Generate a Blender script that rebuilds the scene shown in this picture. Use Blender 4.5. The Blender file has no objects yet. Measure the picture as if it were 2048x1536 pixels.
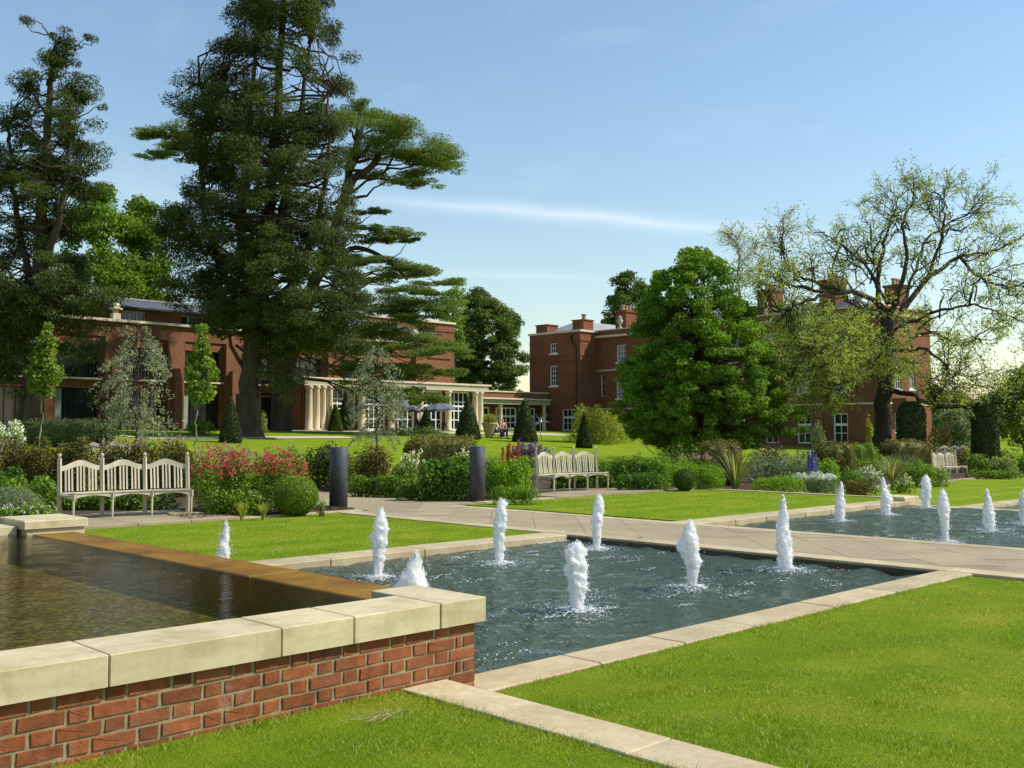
import bpy, math, random
import numpy as np
from mathutils import Vector, Matrix
rng = np.random.default_rng(7)
random.seed(7)
SC = bpy.context.scene
COL = SC.collection

# ------------------------------------------------------------------ camera
EYE = 1.61
TH = math.radians(45.5)            # heading: the garden's X and Y axes run to the right and left of the view
PITCH = math.atan((865 - 768) / 2050)
FW = np.array([math.cos(TH) * math.cos(PITCH), math.sin(TH) * math.cos(PITCH), math.sin(PITCH)])
RT = np.array([math.sin(TH), -math.cos(TH), 0.0])
UP = np.cross(RT, FW)
FH = np.array([math.cos(TH), math.sin(TH), 0.0])
cam = bpy.data.cameras.new('camera')
cam.lens = 36.0 * 2050 / 2048
cam.sensor_width = 36
cam.clip_end = 3000
camo = bpy.data.objects.new('camera', cam)
COL.objects.link(camo)
camo.matrix_world = Matrix(((RT[0], UP[0], -FW[0], 0), (RT[1], UP[1], -FW[1], 0), (RT[2], UP[2], -FW[2], EYE), (0, 0, 0, 1)))
SC.camera = camo

# ------------------------------------------------------------------ sky and sun
SUN_EL = math.radians(45)
SUN_AZ = math.radians(-42)         # towards +X, a little towards -Y
SUN = Vector((math.cos(SUN_EL) * math.cos(SUN_AZ), math.cos(SUN_EL) * math.sin(SUN_AZ), math.sin(SUN_EL)))
w = bpy.data.worlds.new('World')
SC.world = w
w.use_nodes = True
nt = w.node_tree
nt.nodes.clear()
def wn(t): return nt.nodes.new(t)
out = wn('ShaderNodeOutputWorld'); bg = wn('ShaderNodeBackground'); sky = wn('ShaderNodeTexSky')
sky.sky_type = 'NISHITA'; sky.sun_disc = False
sky.sun_elevation = SUN_EL
sky.sun_rotation = math.pi / 2 - SUN_AZ
sky.altitude = 50; sky.air_density = 1.5; sky.dust_density = 0.1; sky.ozone_density = 3.3
bg.inputs['Strength'].default_value = 0.122
# thin cirrus: long streaks of high cloud all over the sky, one brighter contrail
tc = wn('ShaderNodeTexCoord')
mp = wn('ShaderNodeMapping'); mp.vector_type = 'POINT'
mp.inputs['Rotation'].default_value = (0, 0, math.radians(48))
mp.inputs['Scale'].default_value = (9.0, 1.2, 16.0)
no = wn('ShaderNodeTexNoise'); no.inputs['Scale'].default_value = 1.3; no.inputs['Detail'].default_value = 6; no.inputs['Roughness'].default_value = 0.55
rp = wn('ShaderNodeValToRGB'); rp.color_ramp.elements[0].position = 0.56; rp.color_ramp.elements[1].position = 0.85
rp.color_ramp.elements[1].color = (0.10, 0.10, 0.10, 1)
nt.links.new(tc.outputs['Generated'], mp.inputs['Vector']); nt.links.new(mp.outputs[0], no.inputs['Vector']); nt.links.new(no.outputs['Fac'], rp.inputs['Fac'])
# contrail: the great circle through two directions, limited along its length
def direction(px, py):
    v = FW + RT * (px - 1024) / 2050 + UP * (768 - py) / 2050
    return v / np.linalg.norm(v)
def contrail(px0, py0, px1, py1, width, strength, ragged):
    d0, d1 = direction(px0, py0), direction(px1, py1)
    n = np.cross(d0, d1); n /= np.linalg.norm(n)
    m = d0 + d1; m /= np.linalg.norm(m)
    half = math.acos(float(d0 @ m))
    nz = wn('ShaderNodeTexNoise'); nz.inputs['Scale'].default_value = 9; nz.inputs['Detail'].default_value = 5
    nt.links.new(tc.outputs['Generated'], nz.inputs['Vector'])
    def dot(vec):
        q = wn('ShaderNodeVectorMath'); q.operation = 'DOT_PRODUCT'; q.inputs[1].default_value = tuple(vec)
        nt.links.new(tc.outputs['Generated'], q.inputs[0]); return q.outputs['Value']
    def mth(op, a, b=None, c=None):
        q = wn('ShaderNodeMath'); q.operation = op
        for i, x in enumerate((a, b, c)):
            if x is None: continue
            if isinstance(x, (int, float)): q.inputs[i].default_value = x
            else: nt.links.new(x, q.inputs[i])
        return q.outputs[0]
    off = mth('ADD', dot(n), mth('MULTIPLY', mth('SUBTRACT', nz.outputs['Fac'], 0.5), ragged))
    g = mth('SUBTRACT', 1.0, mth('DIVIDE', mth('ABSOLUTE', off), width)); g = mth('MAXIMUM', g, 0.0); g = mth('MULTIPLY', g, g)
    t = np.cross(n, m)
    al = mth('DIVIDE', dot(t), math.sin(half) * 1.15)
    en = mth('MAXIMUM', mth('SUBTRACT', 1.0, mth('MULTIPLY', al, al)), 0.0)
    fr = mth('GREATER_THAN', dot(m), 0.3)
    return mth('MULTIPLY', mth('MULTIPLY', mth('MULTIPLY', g, en), fr), strength)
c1 = contrail(700, 392, 1620, 470, 0.015, 0.42, 0.018)
c2 = contrail(860, 545, 1240, 556, 0.008, 0.16, 0.008)
c3 = contrail(150, 340, 420, 400, 0.045, 0.12, 0.05)
def addn(a, b):
    q = wn('ShaderNodeMath'); q.operation = 'ADD'; q.use_clamp = True
    nt.links.new(a, q.inputs[0]); nt.links.new(b, q.inputs[1]); return q.outputs[0]
tot = addn(addn(c1, c2), addn(c3, rp.outputs['Color']))
mx = wn('ShaderNodeMixRGB'); mx.inputs['Color2'].default_value = (7.2, 7.6, 8.0, 1)
nt.links.new(tot, mx.inputs['Fac']); nt.links.new(sky.outputs['Color'], mx.inputs['Color1'])
nt.links.new(mx.outputs['Color'], bg.inputs['Color']); nt.links.new(bg.outputs[0], out.inputs['Surface'])

sl = bpy.data.lights.new('sun', 'SUN'); sl.energy = 4.6; sl.angle = math.radians(0.53); sl.color = (1.0, 0.94, 0.84)
so = bpy.data.objects.new('sun', sl); COL.objects.link(so)
so.rotation_euler = SUN.to_track_quat('Z', 'Y').to_euler(); so.location = (20, -20, 60)
SC.view_settings.view_transform = 'Standard'; SC.view_settings.look = 'None'
SC.view_settings.exposure = 0.36; SC.view_settings.gamma = 1.0; SC.view_settings.use_curve_mapping = False
SC.cycles.max_bounces = 8; SC.cycles.transparent_max_bounces = 12
SC.cycles.caustics_reflective = False; SC.cycles.caustics_refractive = False
SC.cycles.sample_clamp_indirect = 6.0
SC.cycles.use_denoising = True

# ------------------------------------------------------------------ helpers
WL = {}                                       # world location of every parent
def unit(a): return a / np.maximum(np.linalg.norm(a, axis=-1, keepdims=True), 1e-9)
def ss(t): t = np.clip(t, 0, 1); return t * t * (3 - 2 * t)
def terrain(x, y):
    base = -0.35 * ss((np.asarray(x, float) - 24.6) / 0.6)
    return base + (1.8 - base) * ss((np.asarray(y, float) - 21) / 49)
def spot(px, d):
    """ground point seen at picture column px of the photograph, d metres ahead"""
    p = d * FH + RT * (px - 1024) / 2050 * d
    return float(p[0]), float(p[1]), float(terrain(p[0], p[1]))
def height(py, d): return EYE + (865 - py) * d / 2050

def link(name, me, mat, parent=None, loc=None, smooth=False):
    o = bpy.data.objects.new(name, me)
    if mat is not None and not me.materials: me.materials.append(mat)
    COL.objects.link(o)
    if parent is not None: o.parent = parent
    if loc is not None: o.location = loc
    me.polygons.foreach_set('use_smooth', np.full(len(me.polygons), bool(smooth)))
    return o
def tag(o, label=None, cat=None, group=None, kind=None):
    if label: o['label'] = label
    if cat: o['category'] = cat
    if group: o['group'] = group
    if kind: o['kind'] = kind
    return o
def thing(name, label, cat, loc=(0, 0, 0), rz=0, group=None):
    o = bpy.data.objects.new(name, None); COL.objects.link(o)
    o.empty_display_size = 0.2
    o.location = loc; o.rotation_euler = (0, 0, rz); WL[o.name] = np.array(loc, float)
    return tag(o, label, cat, group)
def copy_tree(o, parent=None):
    c = o.copy(); COL.objects.link(c); c.parent = parent
    for ch in o.children:
        copy_tree(ch, c)
    return c

class MB:
    """collects shapes into ONE mesh"""
    def __init__(s): s.v = []; s.f = {}; s.n = 0
    def add(s, V, F):
        V = np.asarray(V, float).reshape(-1, 3); F = np.asarray(F, int)
        s.f.setdefault(F.shape[1], []).append(F + s.n); s.v.append(V); s.n += len(V); return s
    def box(s, x0, x1, y0, y1, z0, z1):
        V = [(x, y, z) for z in (z0, z1) for y in (y0, y1) for x in (x0, x1)]
        return s.add(V, [(0, 2, 3, 1), (4, 5, 7, 6), (0, 1, 5, 4), (2, 6, 7, 3), (0, 4, 6, 2), (1, 3, 7, 5)])
    def bbox(s, x0, x1, y0, y1, z0, z1, b=0.006):
        """box with chamfered top and side edges"""
        loops = []
        for z, k in ((z0, 0), (z1 - b, 0), (z1, b)):
            c = b
            P = [(x0 + c, y0), (x1 - c, y0), (x1, y0 + c), (x1, y1 - c), (x1 - c, y1), (x0 + c, y1), (x0, y1 - c), (x0, y0 + c)]
            loops.append([(min(max(x, x0 + k), x1 - k), min(max(y, y0 + k), y1 - k), z) for x, y in P])
        V = sum(loops, []); F = []
        for r in range(2):
            for i in range(8):
                j = (i + 1) % 8; F.append((r * 8 + i, r * 8 + j, r * 8 + 8 + j, r * 8 + 8 + i))
        s.add(V, F); n0 = s.n - 24
        s.f.setdefault(8, []).append(np.array([[n0 + 16 + i for i in range(8)]])); s.f[8].append(np.array([[n0 + 7 - i for i in range(8)]]))
        return s
    def prism(s, poly, z0, z1):
        n = len(poly); V = [(x, y, z0) for x, y in poly] + [(x, y, z1) for x, y in poly]
        s.add(V, [(i, (i + 1) % n, n + (i + 1) % n, n + i) for i in range(n)]); b = s.n - 2 * n
        s.f.setdefault(n, []).append(np.array([[b + n + i for i in range(n)]])); s.f[n].append(np.array([[b + n - 1 - i for i in range(n)]]))
        return s
    def tube(s, pts, rad, n=6, cap=True):
        P = np.asarray(pts, float); m = len(P); R = np.broadcast_to(np.asarray(rad, float), (m,))
        T = np.empty_like(P); T[1:-1] = P[2:] - P[:-2]; T[0] = P[1] - P[0]; T[-1] = P[-1] - P[-2]; T = unit(T)
        ref = np.array([0.31, 0.17, 0.93]) if abs(T[0][2]) < 0.9 else np.array([1.0, 0.1, 0])
        A = unit(np.cross(T, ref)); B = np.cross(T, A)
        th = np.arange(n) * 2 * math.pi / n
        V = P[:, None] + (A[:, None] * np.cos(th)[None, :, None] + B[:, None] * np.sin(th)[None, :, None]) * R[:, None, None]
        i, j = np.meshgrid(np.arange(m - 1), np.arange(n), indexing='ij'); k = (j + 1) % n
        s.add(V.reshape(-1, 3), np.stack([i * n + j, i * n + k, (i + 1) * n + k, (i + 1) * n + j], -1).reshape(-1, 4))
        if cap:
            b = s.n - m * n
            s.f.setdefault(n, []).append(np.array([[b + n - 1 - q for q in range(n)]])); s.f[n].append(np.array([[b + (m - 1) * n + q for q in range(n)]]))
        return s
    def lathe(s, prof, n=16, c=(0, 0, 0)):
        prof = np.asarray(prof, float); m = len(prof); th = np.arange(n) * 2 * math.pi / n
        V = np.empty((m, n, 3)); V[..., 0] = prof[:, 0:1] * np.cos(th) + c[0]; V[..., 1] = prof[:, 0:1] * np.sin(th) + c[1]; V[..., 2] = prof[:, 1:2] + c[2]
        i, j = np.meshgrid(np.arange(m - 1), np.arange(n), indexing='ij'); k = (j + 1) % n
        s.add(V.reshape(-1, 3), np.stack([i * n + j, i * n + k, (i + 1) * n + k, (i + 1) * n + j], -1).reshape(-1, 4))
        b = s.n - m * n
        s.f.setdefault(n, []).append(np.array([[b + n - 1 - q for q in range(n)]])); s.f[n].append(np.array([[b + (m - 1) * n + q for q in range(n)]]))
        return s
    def sphere(s, c, r, nu=10, nv=7, sc=(1, 1, 1)):
        a = np.linspace(0.02, math.pi - 0.02, nv)
        prof = np.stack([np.sin(a) * r * sc[0], -np.cos(a) * r * sc[2]], 1)
        return s.lathe(prof, nu, c)
    def grid(s, X, Y, Z):
        n, m = X.shape; i, j = np.meshgrid(np.arange(n - 1), np.arange(m - 1), indexing='ij')
        return s.add(np.stack([X, Y, Z], -1).reshape(-1, 3), np.stack([i * m + j, (i + 1) * m + j, (i + 1) * m + j + 1, i * m + j + 1], -1).reshape(-1, 4))
    def cards(s, V): # V (n,4,3)
        n = len(V); return s.add(V.reshape(-1, 3), np.arange(4 * n).reshape(n, 4))
    def tris(s, V):
        n = len(V); return s.add(V.reshape(-1, 3), np.arange(3 * n).reshape(n, 3))
    def mesh(s, name, off=None):
        V = np.concatenate(s.v)
        if off is not None: V = V - np.asarray(off, float)
        me = bpy.data.meshes.new(name)
        me.vertices.add(len(V)); me.vertices.foreach_set('co', V.astype(np.float32).ravel())
        idx = []; tot = []
        for k, L in s.f.items():
            F = np.concatenate(L); idx.append(F.ravel()); tot.append(np.full(len(F), k))
        idx = np.concatenate(idx); tot = np.concatenate(tot)
        me.loops.add(len(idx)); me.loops.foreach_set('vertex_index', idx.astype(np.int32))
        me.polygons.add(len(tot)); st = np.concatenate([[0], np.cumsum(tot)[:-1]])
        me.polygons.foreach_set('loop_start', st.astype(np.int32)); me.polygons.foreach_set('loop_total', tot.astype(np.int32))
        me.update(calc_edges=True)
        return me
    def build(s, name, mat, parent=None, loc=None, smooth=False):
        """vertices are given in world space; the object is put at loc (or under parent)"""
        if parent is not None:
            pw = WL.get(parent.name, np.zeros(3)); l = np.zeros(3) if loc is None else np.asarray(loc, float) - pw
            o = link(name, s.mesh(name, pw + l), mat, parent, tuple(l), smooth); WL[o.name] = pw + l
        else:
            l = np.zeros(3) if loc is None else np.asarray(loc, float)
            o = link(name, s.mesh(name, l), mat, None, tuple(l), smooth); WL[o.name] = l
        return o

# ------------------------------------------------------------------ materials
def hexc(r, g, b): return (r, g, b, 1)
def newmat(name):
    m = bpy.data.materials.new(name); m.use_nodes = True; t = m.node_tree; t.nodes.clear()
    o = t.nodes.new('ShaderNodeOutputMaterial'); p = t.nodes.new('ShaderNodeBsdfPrincipled'); t.links.new(p.outputs[0], o.inputs[0])
    return m, t, p, o
def ramp(t, fac, cols):
    r = t.nodes.new('ShaderNodeValToRGB'); e = r.color_ramp.elements
    while len(e) < len(cols): e.new(0.5)
    for i, (pos, c) in enumerate(cols): e[i].position = pos; e[i].color = (c[0], c[1], c[2], 1)
    t.links.new(fac, r.inputs['Fac']); return r.outputs['Color']
def noise(t, scale, detail=4, rough=0.55, stretch=None, dist=0):
    c = t.nodes.new('ShaderNodeNewGeometry'); n = t.nodes.new('ShaderNodeTexNoise')
    n.inputs['Scale'].default_value = scale; n.inputs['Detail'].default_value = detail; n.inputs['Roughness'].default_value = rough; n.inputs['Distortion'].default_value = dist
    src = c.outputs['Position']
    if stretch:
        m = t.nodes.new('ShaderNodeMapping'); m.inputs['Scale'].default_value = stretch; t.links.new(src, m.inputs[0]); src = m.outputs[0]
    t.links.new(src, n.inputs['Vector']); return n.outputs['Fac']
def mixc(t, fac, a, b, mode='MIX'):
    q = t.nodes.new('ShaderNodeMixRGB'); q.blend_type = mode
    for i, x in ((0, fac), (1, a), (2, b)):
        if isinstance(x, (int, float)): q.inputs[i].default_value = x
        elif isinstance(x, tuple): q.inputs[i].default_value = (x[0], x[1], x[2], 1)
        else: t.links.new(x, q.inputs[i])
    return q.outputs[0]
def bump(t, p, h, strength, dist=0.01):
    b = t.nodes.new('ShaderNodeBump'); b.inputs['Strength'].default_value = strength; b.inputs['Distance'].default_value = dist
    t.links.new(h, b.inputs['Height']); t.links.new(b.outputs[0], p.inputs['Normal'])
def surf(name, c0, c1, scale=3, rough=0.8, bmp=0.2, bscale=40, rnd=0.0, spec=0.3, stretch=None, c2=None, s2=0.6, metal=0):
    """two-tone stone / brick / wood / metal with fine relief; rnd varies it from piece to piece"""
    m, t, p, o = newmat(name)
    col = ramp(t, noise(t, scale, 6, 0.6, stretch=stretch), [(0.3, c0), (0.7, c1)])
    if c2: col = mixc(t, ramp(t, noise(t, s2, 5, 0.65), [(0.5, (0, 0, 0)), (0.72, (1, 1, 1))]), col, c2)
    if rnd:
        oi = t.nodes.new('ShaderNodeObjectInfo')
        col = mixc(t, 1.0, col, ramp(t, oi.outputs['Random'], [(0, (1 - rnd, 1 - rnd, 1 - rnd)), (1, (1 + rnd, 1 + rnd, 1 + rnd))]), 'MULTIPLY')
    t.links.new(col, p.inputs['Base Color'])
    p.inputs['Roughness'].default_value = rough; p.inputs['Specular IOR Level'].default_value = spec; p.inputs['Metallic'].default_value = metal
    if bmp: bump(t, p, noise(t, bscale, 6, 0.65, stretch=stretch), bmp)
    return m
def weather(m, streak, bloom=None, pits=0.72):
    """run-down stains (and pale lime bloom) over a stone or brick material"""
    t = m.node_tree; p = next(n for n in t.nodes if n.type == 'BSDF_PRINCIPLED'); src = p.inputs['Base Color'].links[0].from_socket
    col = mixc(t, 1.0, src, ramp(t, noise(t, 1.0, 5, 0.6, stretch=(16, 16, 1.1)), [(0.40, (streak, streak, streak * 0.94)), (0.58, (1, 1, 1))]), 'MULTIPLY')
    col = mixc(t, 1.0, col, ramp(t, noise(t, 75, 3, 0.6), [(0.30, (pits, pits * .97, pits * .9)), (0.40, (1, 1, 1))]), 'MULTIPLY')
    if bloom: col = mixc(t, ramp(t, noise(t, 3.4, 5, 0.75), [(0.60, (0, 0, 0)), (0.80, (0.38, 0.38, 0.38))]), col, bloom)
    t.links.new(col, p.inputs['Base Color'])
def leafmat(name, dark, light, trans=0.35, rough=0.55, hue=None, nscale=0.5, fresh=None):
    m, t, p, o = newmat(name)
    g = t.nodes.new('ShaderNodeNewGeometry')
    col = ramp(t, g.outputs['Random Per Island'], [(0.0, dark), (0.85, light)] + ([(1.0, hue)] if hue else []))
    col = mixc(t, ramp(t, noise(t, nscale, 3), [(0.38, (0, 0, 0)), (0.66, (1, 1, 1))]), col, mixc(t, 1.0, col, fresh or (1.35, 1.25, 0.9), 'MULTIPLY'))
    t.links.new(col, p.inputs['Base Color']); p.inputs['Roughness'].default_value = rough; p.inputs['Specular IOR Level'].default_value = 0.22
    tr = t.nodes.new('ShaderNodeBsdfTranslucent'); mx = t.nodes.new('ShaderNodeMixShader'); mx.inputs[0].default_value = trans
    t.links.new(mixc(t, 1.0, col, (1.5, 1.5, 0.75), 'MULTIPLY'), tr.inputs['Color'])
    t.links.new(p.outputs[0], mx.inputs[1]); t.links.new(tr.outputs[0], mx.inputs[2]); t.links.new(mx.outputs[0], o.inputs[0])
    return m
def brickmat(name, c0, c1, mortar, scale=1.0, shade=1.0):
    """brickwork too far away to tell the bricks apart"""
    m, t, p, o = newmat(name)
    c = t.nodes.new('ShaderNodeNewGeometry'); sp = t.nodes.new('ShaderNodeSeparateXYZ'); t.links.new(c.outputs['Position'], sp.inputs[0])
    ad = t.nodes.new('ShaderNodeMath'); ad.operation = 'ADD'; t.links.new(sp.outputs[0], ad.inputs[0]); t.links.new(sp.outputs[1], ad.inputs[1])
    cb = t.nodes.new('ShaderNodeCombineXYZ'); t.links.new(ad.outputs[0], cb.inputs[0]); t.links.new(sp.outputs[2], cb.inputs[1])
    b = t.nodes.new('ShaderNodeTexBrick'); t.links.new(cb.outputs[0], b.inputs['Vector'])
    b.inputs['Scale'].default_value = 1.0; b.inputs['Brick Width'].default_value = 0.225; b.inputs['Row Height'].default_value = 0.075
    b.inputs['Mortar Size'].default_value = 0.006; b.inputs['Color1'].default_value = (*c0, 1); b.inputs['Color2'].default_value = (*c1, 1); b.inputs['Mortar'].default_value = (*mortar, 1)
    col = mixc(t, 1.0, b.outputs['Color'], ramp(t, noise(t, 0.5, 5, 0.6), [(0.3, (0.78, 0.78, 0.8)), (0.7, (1.15, 1.1, 1.05))]), 'MULTIPLY')
    t.links.new(col, p.inputs['Base Color']); p.inputs['Roughness'].default_value = 0.9; p.inputs['Specular IOR Level'].default_value = 0.15
    return m

M = {}
M['coping'] = surf('coping_sandstone', (0.46, 0.39, 0.225), (0.60, 0.52, 0.335), 2.2, 0.82, 0.25, 90, rnd=0.09, stretch=(1, 1, 5), c2=(0.36, 0.285, 0.145), s2=2.6)
M['kerb'] = surf('kerb_sandstone', (0.38, 0.30, 0.175), (0.52, 0.43, 0.27), 2.4, 0.82, 0.15, 50, rnd=0.10, c2=(0.36, 0.27, 0.15), s2=1.1)
M['paving'] = surf('paving_sandstone', (0.275, 0.222, 0.135), (0.37, 0.30, 0.19), 2.6, 0.85, 0.15, 45, rnd=0.10, c2=(0.24, 0.185, 0.11), s2=1.3)
M['joint'] = surf('joint_sand', (0.15, 0.12, 0.075), (0.22, 0.18, 0.115), 8, 0.95, 0.3, 60)
M['brick'] = surf('red_brick', (0.19, 0.055, 0.020), (0.32, 0.100, 0.034), 16, 0.92, 0.55, 70, rnd=0.24, c2=(0.20, 0.088, 0.052), s2=7)
M['mortar'] = surf('lime_mortar', (0.20, 0.165, 0.085), (0.33, 0.275, 0.15), 12, 0.95, 0.5, 80)
M['far_brick'] = brickmat('far_red_brick', (0.19, 0.075, 0.037), (0.23, 0.098, 0.05), (0.26, 0.17, 0.10))
M['mansion_brick'] = brickmat('mansion_red_brick', (0.185, 0.066, 0.034), (0.225, 0.086, 0.045), (0.24, 0.145, 0.09))
M['stone'] = surf('pale_stone', (0.55, 0.46, 0.31), (0.68, 0.58, 0.41), 2, 0.8, 0.1, 30)
M['greystone'] = surf('weathered_stone', (0.36, 0.33, 0.25), (0.48, 0.44, 0.34), 2, 0.85, 0.1, 30)
M['slate'] = surf('roof_slate', (0.055, 0.062, 0.075), (0.095, 0.105, 0.12), 2, 0.6, 0.2, 12, stretch=(1, 1, 4))
M['lead'] = surf('roof_lead', (0.24, 0.24, 0.25), (0.32, 0.32, 0.33), 1, 0.6, 0.05, 10)
M['white'] = surf('white_paint', (0.70, 0.70, 0.66), (0.80, 0.80, 0.76), 3, 0.5, 0.02, 20, spec=0.4)
M['dark'] = surf('dark_iron', (0.012, 0.012, 0.013), (0.025, 0.025, 0.027), 5, 0.5, 0.05, 30)
M['steel'] = surf('polished_steel', (0.6, 0.6, 0.6), (0.75, 0.75, 0.75), 5, 0.18, 0.0, 30, metal=1)
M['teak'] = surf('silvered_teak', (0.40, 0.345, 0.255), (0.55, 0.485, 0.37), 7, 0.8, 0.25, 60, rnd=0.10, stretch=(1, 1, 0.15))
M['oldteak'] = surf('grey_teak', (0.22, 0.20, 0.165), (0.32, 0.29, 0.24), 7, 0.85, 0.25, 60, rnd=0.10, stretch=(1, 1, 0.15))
M['granite'] = surf('dark_slate_stone', (0.040, 0.043, 0.047), (0.072, 0.076, 0.082), 9, 0.55, 0.12, 90, c2=(0.085, 0.09, 0.095), s2=1.5)
M['soil'] = surf('bark_mulch', (0.035, 0.020, 0.012), (0.10, 0.06, 0.036), 25, 0.95, 0.9, 45)
M['bark'] = surf('tree_bark', (0.036, 0.025, 0.017), (0.10, 0.070, 0.046), 2.0, 0.95, 0.8, 5, stretch=(1, 1, 0.2))
M['palebark'] = surf('pale_bark', (0.16, 0.135, 0.10), (0.27, 0.23, 0.17), 4, 0.9, 0.3, 10, stretch=(1, 1, 0.2))
M['darkbark'] = surf('walnut_bark', (0.035, 0.030, 0.020), (0.085, 0.072, 0.045), 2.5, 0.95, 0.7, 6, stretch=(1, 1, 0.25))
M['gravel'] = surf('pale_gravel', (0.42, 0.35, 0.24), (0.55, 0.47, 0.34), 6, 0.95, 0.3, 30)
M['terracotta'] = surf('terracotta', (0.38, 0.26, 0.15), (0.48, 0.34, 0.2), 4, 0.85, 0.1, 20)
M['canvas'] = surf('charcoal_canvas', (0.10, 0.11, 0.14), (0.15, 0.16, 0.19), 4, 0.9, 0.1, 30)
M['curtain'] = surf('pale_green_curtain', (0.20, 0.27, 0.21), (0.28, 0.35, 0.28), 3, 0.9, 0.2, 12, stretch=(6, 6, 0.2))
M['skin'] = surf('skin', (0.48, 0.27, 0.19), (0.54, 0.31, 0.22), 5, 0.6, 0.0, 10)
M['hair'] = surf('dark_hair', (0.03, 0.018, 0.012), (0.06, 0.035, 0.02), 8, 0.6, 0.2, 60)
M['shirt'] = surf('white_cotton', (0.62, 0.62, 0.62), (0.72, 0.72, 0.72), 5, 0.9, 0.1, 20)
M['trousers'] = surf('navy_cloth', (0.03, 0.035, 0.06), (0.05, 0.055, 0.085), 5, 0.9, 0.1, 20)
M['pinkshirt'] = surf('salmon_cotton', (0.55, 0.25, 0.18), (0.62, 0.30, 0.22), 5, 0.9, 0.1, 20)
def glassmat(name, c, r=0.08):
    m, t, p, o = newmat(name); col = ramp(t, noise(t, 0.9, 3), [(0.35, (c[0] * .6, c[1] * .6, c[2] * .6)), (0.65, c)])
    t.links.new(col, p.inputs['Base Color']); p.inputs['Roughness'].default_value = r; p.inputs['Specular IOR Level'].default_value = 0.5
    bump(t, p, noise(t, 1.5, 2), 0.03, 0.02); return m
M['glass'] = glassmat('window_glass', (0.022, 0.026, 0.026))
M['blind'] = glassmat('window_glass_with_blind', (0.20, 0.24, 0.25), 0.15)
weather(M['coping'], 0.95, None, 0.93); weather(M['kerb'], 0.9); weather(M['paving'], 0.92); weather(M['brick'], 0.85, (0.42, 0.34, 0.30)); weather(M['far_brick'], 0.85); weather(M['mansion_brick'], 0.85)
# foliage
M['cypress'] = leafmat('cypress_foliage', (0.022, 0.041, 0.013), (0.098, 0.134, 0.038), 0.32, hue=(0.125, 0.125, 0.045), nscale=0.25)
M['cedar'] = leafmat('cedar_foliage', (0.06, 0.11, 0.028), (0.19, 0.26, 0.06), 0.32, nscale=0.3)
M['lime_green'] = leafmat('spring_lime_foliage', (0.055, 0.115, 0.01), (0.16, 0.255, 0.024), 0.42, nscale=0.3)
M['chestnut'] = leafmat('chestnut_foliage', (0.065, 0.14, 0.014), (0.185, 0.3, 0.034), 0.4, nscale=0.4)
M['darkchestnut'] = leafmat('dark_chestnut_foliage', (0.04, 0.08, 0.02), (0.13, 0.185, 0.04), 0.35, nscale=0.3)
M['walnut'] = leafmat('walnut_spring_leaves', (0.17, 0.235, 0.05), (0.34, 0.4, 0.12), 0.45, nscale=0.3, hue=(0.42, 0.42, 0.17))
M['maple'] = leafmat('young_maple_leaves', (0.069, 0.138, 0.015), (0.200, 0.275, 0.044), 0.4, nscale=1.2)
M['silver'] = leafmat('silver_pear_leaves', (0.156, 0.192, 0.120), (0.360, 0.396, 0.276), 0.25, nscale=1.5)
M['yew'] = leafmat('yew_foliage', (0.019, 0.035, 0.012), (0.065, 0.084, 0.024), 0.12, nscale=1.5)
M['olive_yew'] = leafmat('olive_yew_foliage', (0.05, 0.062, 0.015), (0.17, 0.155, 0.035), 0.2, nscale=1.8, hue=(0.221, 0.156, 0.046))
M['bronze_yew'] = leafmat('bronze_yew_foliage', (0.062, 0.056, 0.019), (0.163, 0.125, 0.037), 0.2, nscale=1.8, hue=(0.200, 0.106, 0.037))
M['box'] = leafmat('box_foliage', (0.061, 0.122, 0.012), (0.183, 0.268, 0.027), 0.28, nscale=2.0)
M['darkbox'] = leafmat('dark_box_foliage', (0.032, 0.071, 0.012), (0.104, 0.159, 0.024), 0.2, nscale=2.0)
M['green'] = leafmat('fresh_green_leaves', (0.07, 0.15, 0.015), (0.19, 0.29, 0.038), 0.35, nscale=1.8)
M['deepgreen'] = leafmat('deep_green_leaves', (0.045, 0.115, 0.016), (0.135, 0.235, 0.035), 0.3, nscale=1.8)
M['bright'] = leafmat('bright_green_leaves', (0.11, 0.22, 0.014), (0.235, 0.37, 0.03), 0.35, nscale=1.8)
M['palegreen'] = leafmat('pale_green_leaves', (0.134, 0.195, 0.055), (0.305, 0.366, 0.146), 0.3, nscale=1.8)
M['greygreen'] = leafmat('grey_green_leaves', (0.104, 0.152, 0.079), (0.232, 0.287, 0.171), 0.25, nscale=1.8)
M['purpleleaf'] = leafmat('purple_leaves', (0.055, 0.027, 0.043), (0.128, 0.067, 0.091), 0.3, nscale=1.8)
M['yellowgreen'] = leafmat('yellow_green_leaves', (0.171, 0.213, 0.027), (0.354, 0.378, 0.067), 0.35, nscale=1.8)
M['far'] = leafmat('far_wood_foliage', (0.039, 0.078, 0.023), (0.104, 0.153, 0.046), 0.25, nscale=0.1)
M['phormium'] = leafmat('striped_flax_leaves', (0.085, 0.105, 0.030), (0.26, 0.27, 0.11), 0.25, nscale=4, hue=(0.600, 0.573, 0.403))
M['grassblade'] = leafmat('lawn_grass', (0.055, 0.125, 0.004), (0.270, 0.385, 0.020), 0.4, nscale=0.9, hue=(0.62, 0.62, 0.30), rough=0.6, fresh=(1.45, 1.12, 1.0))  # hue: a few pale blades, sun glints on the grass painted as colour
def flower(name, a, b): return leafmat(name, a, b, 0.25, nscale=3, fresh=(1.1, 1.1, 1.1))
M['f_red'] = flower('red_valerian_flowers', (0.40, 0.045, 0.055), (0.60, 0.115, 0.12))
M['f_white'] = flower('white_flowers', (0.62, 0.62, 0.55), (0.80, 0.80, 0.74))
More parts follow.
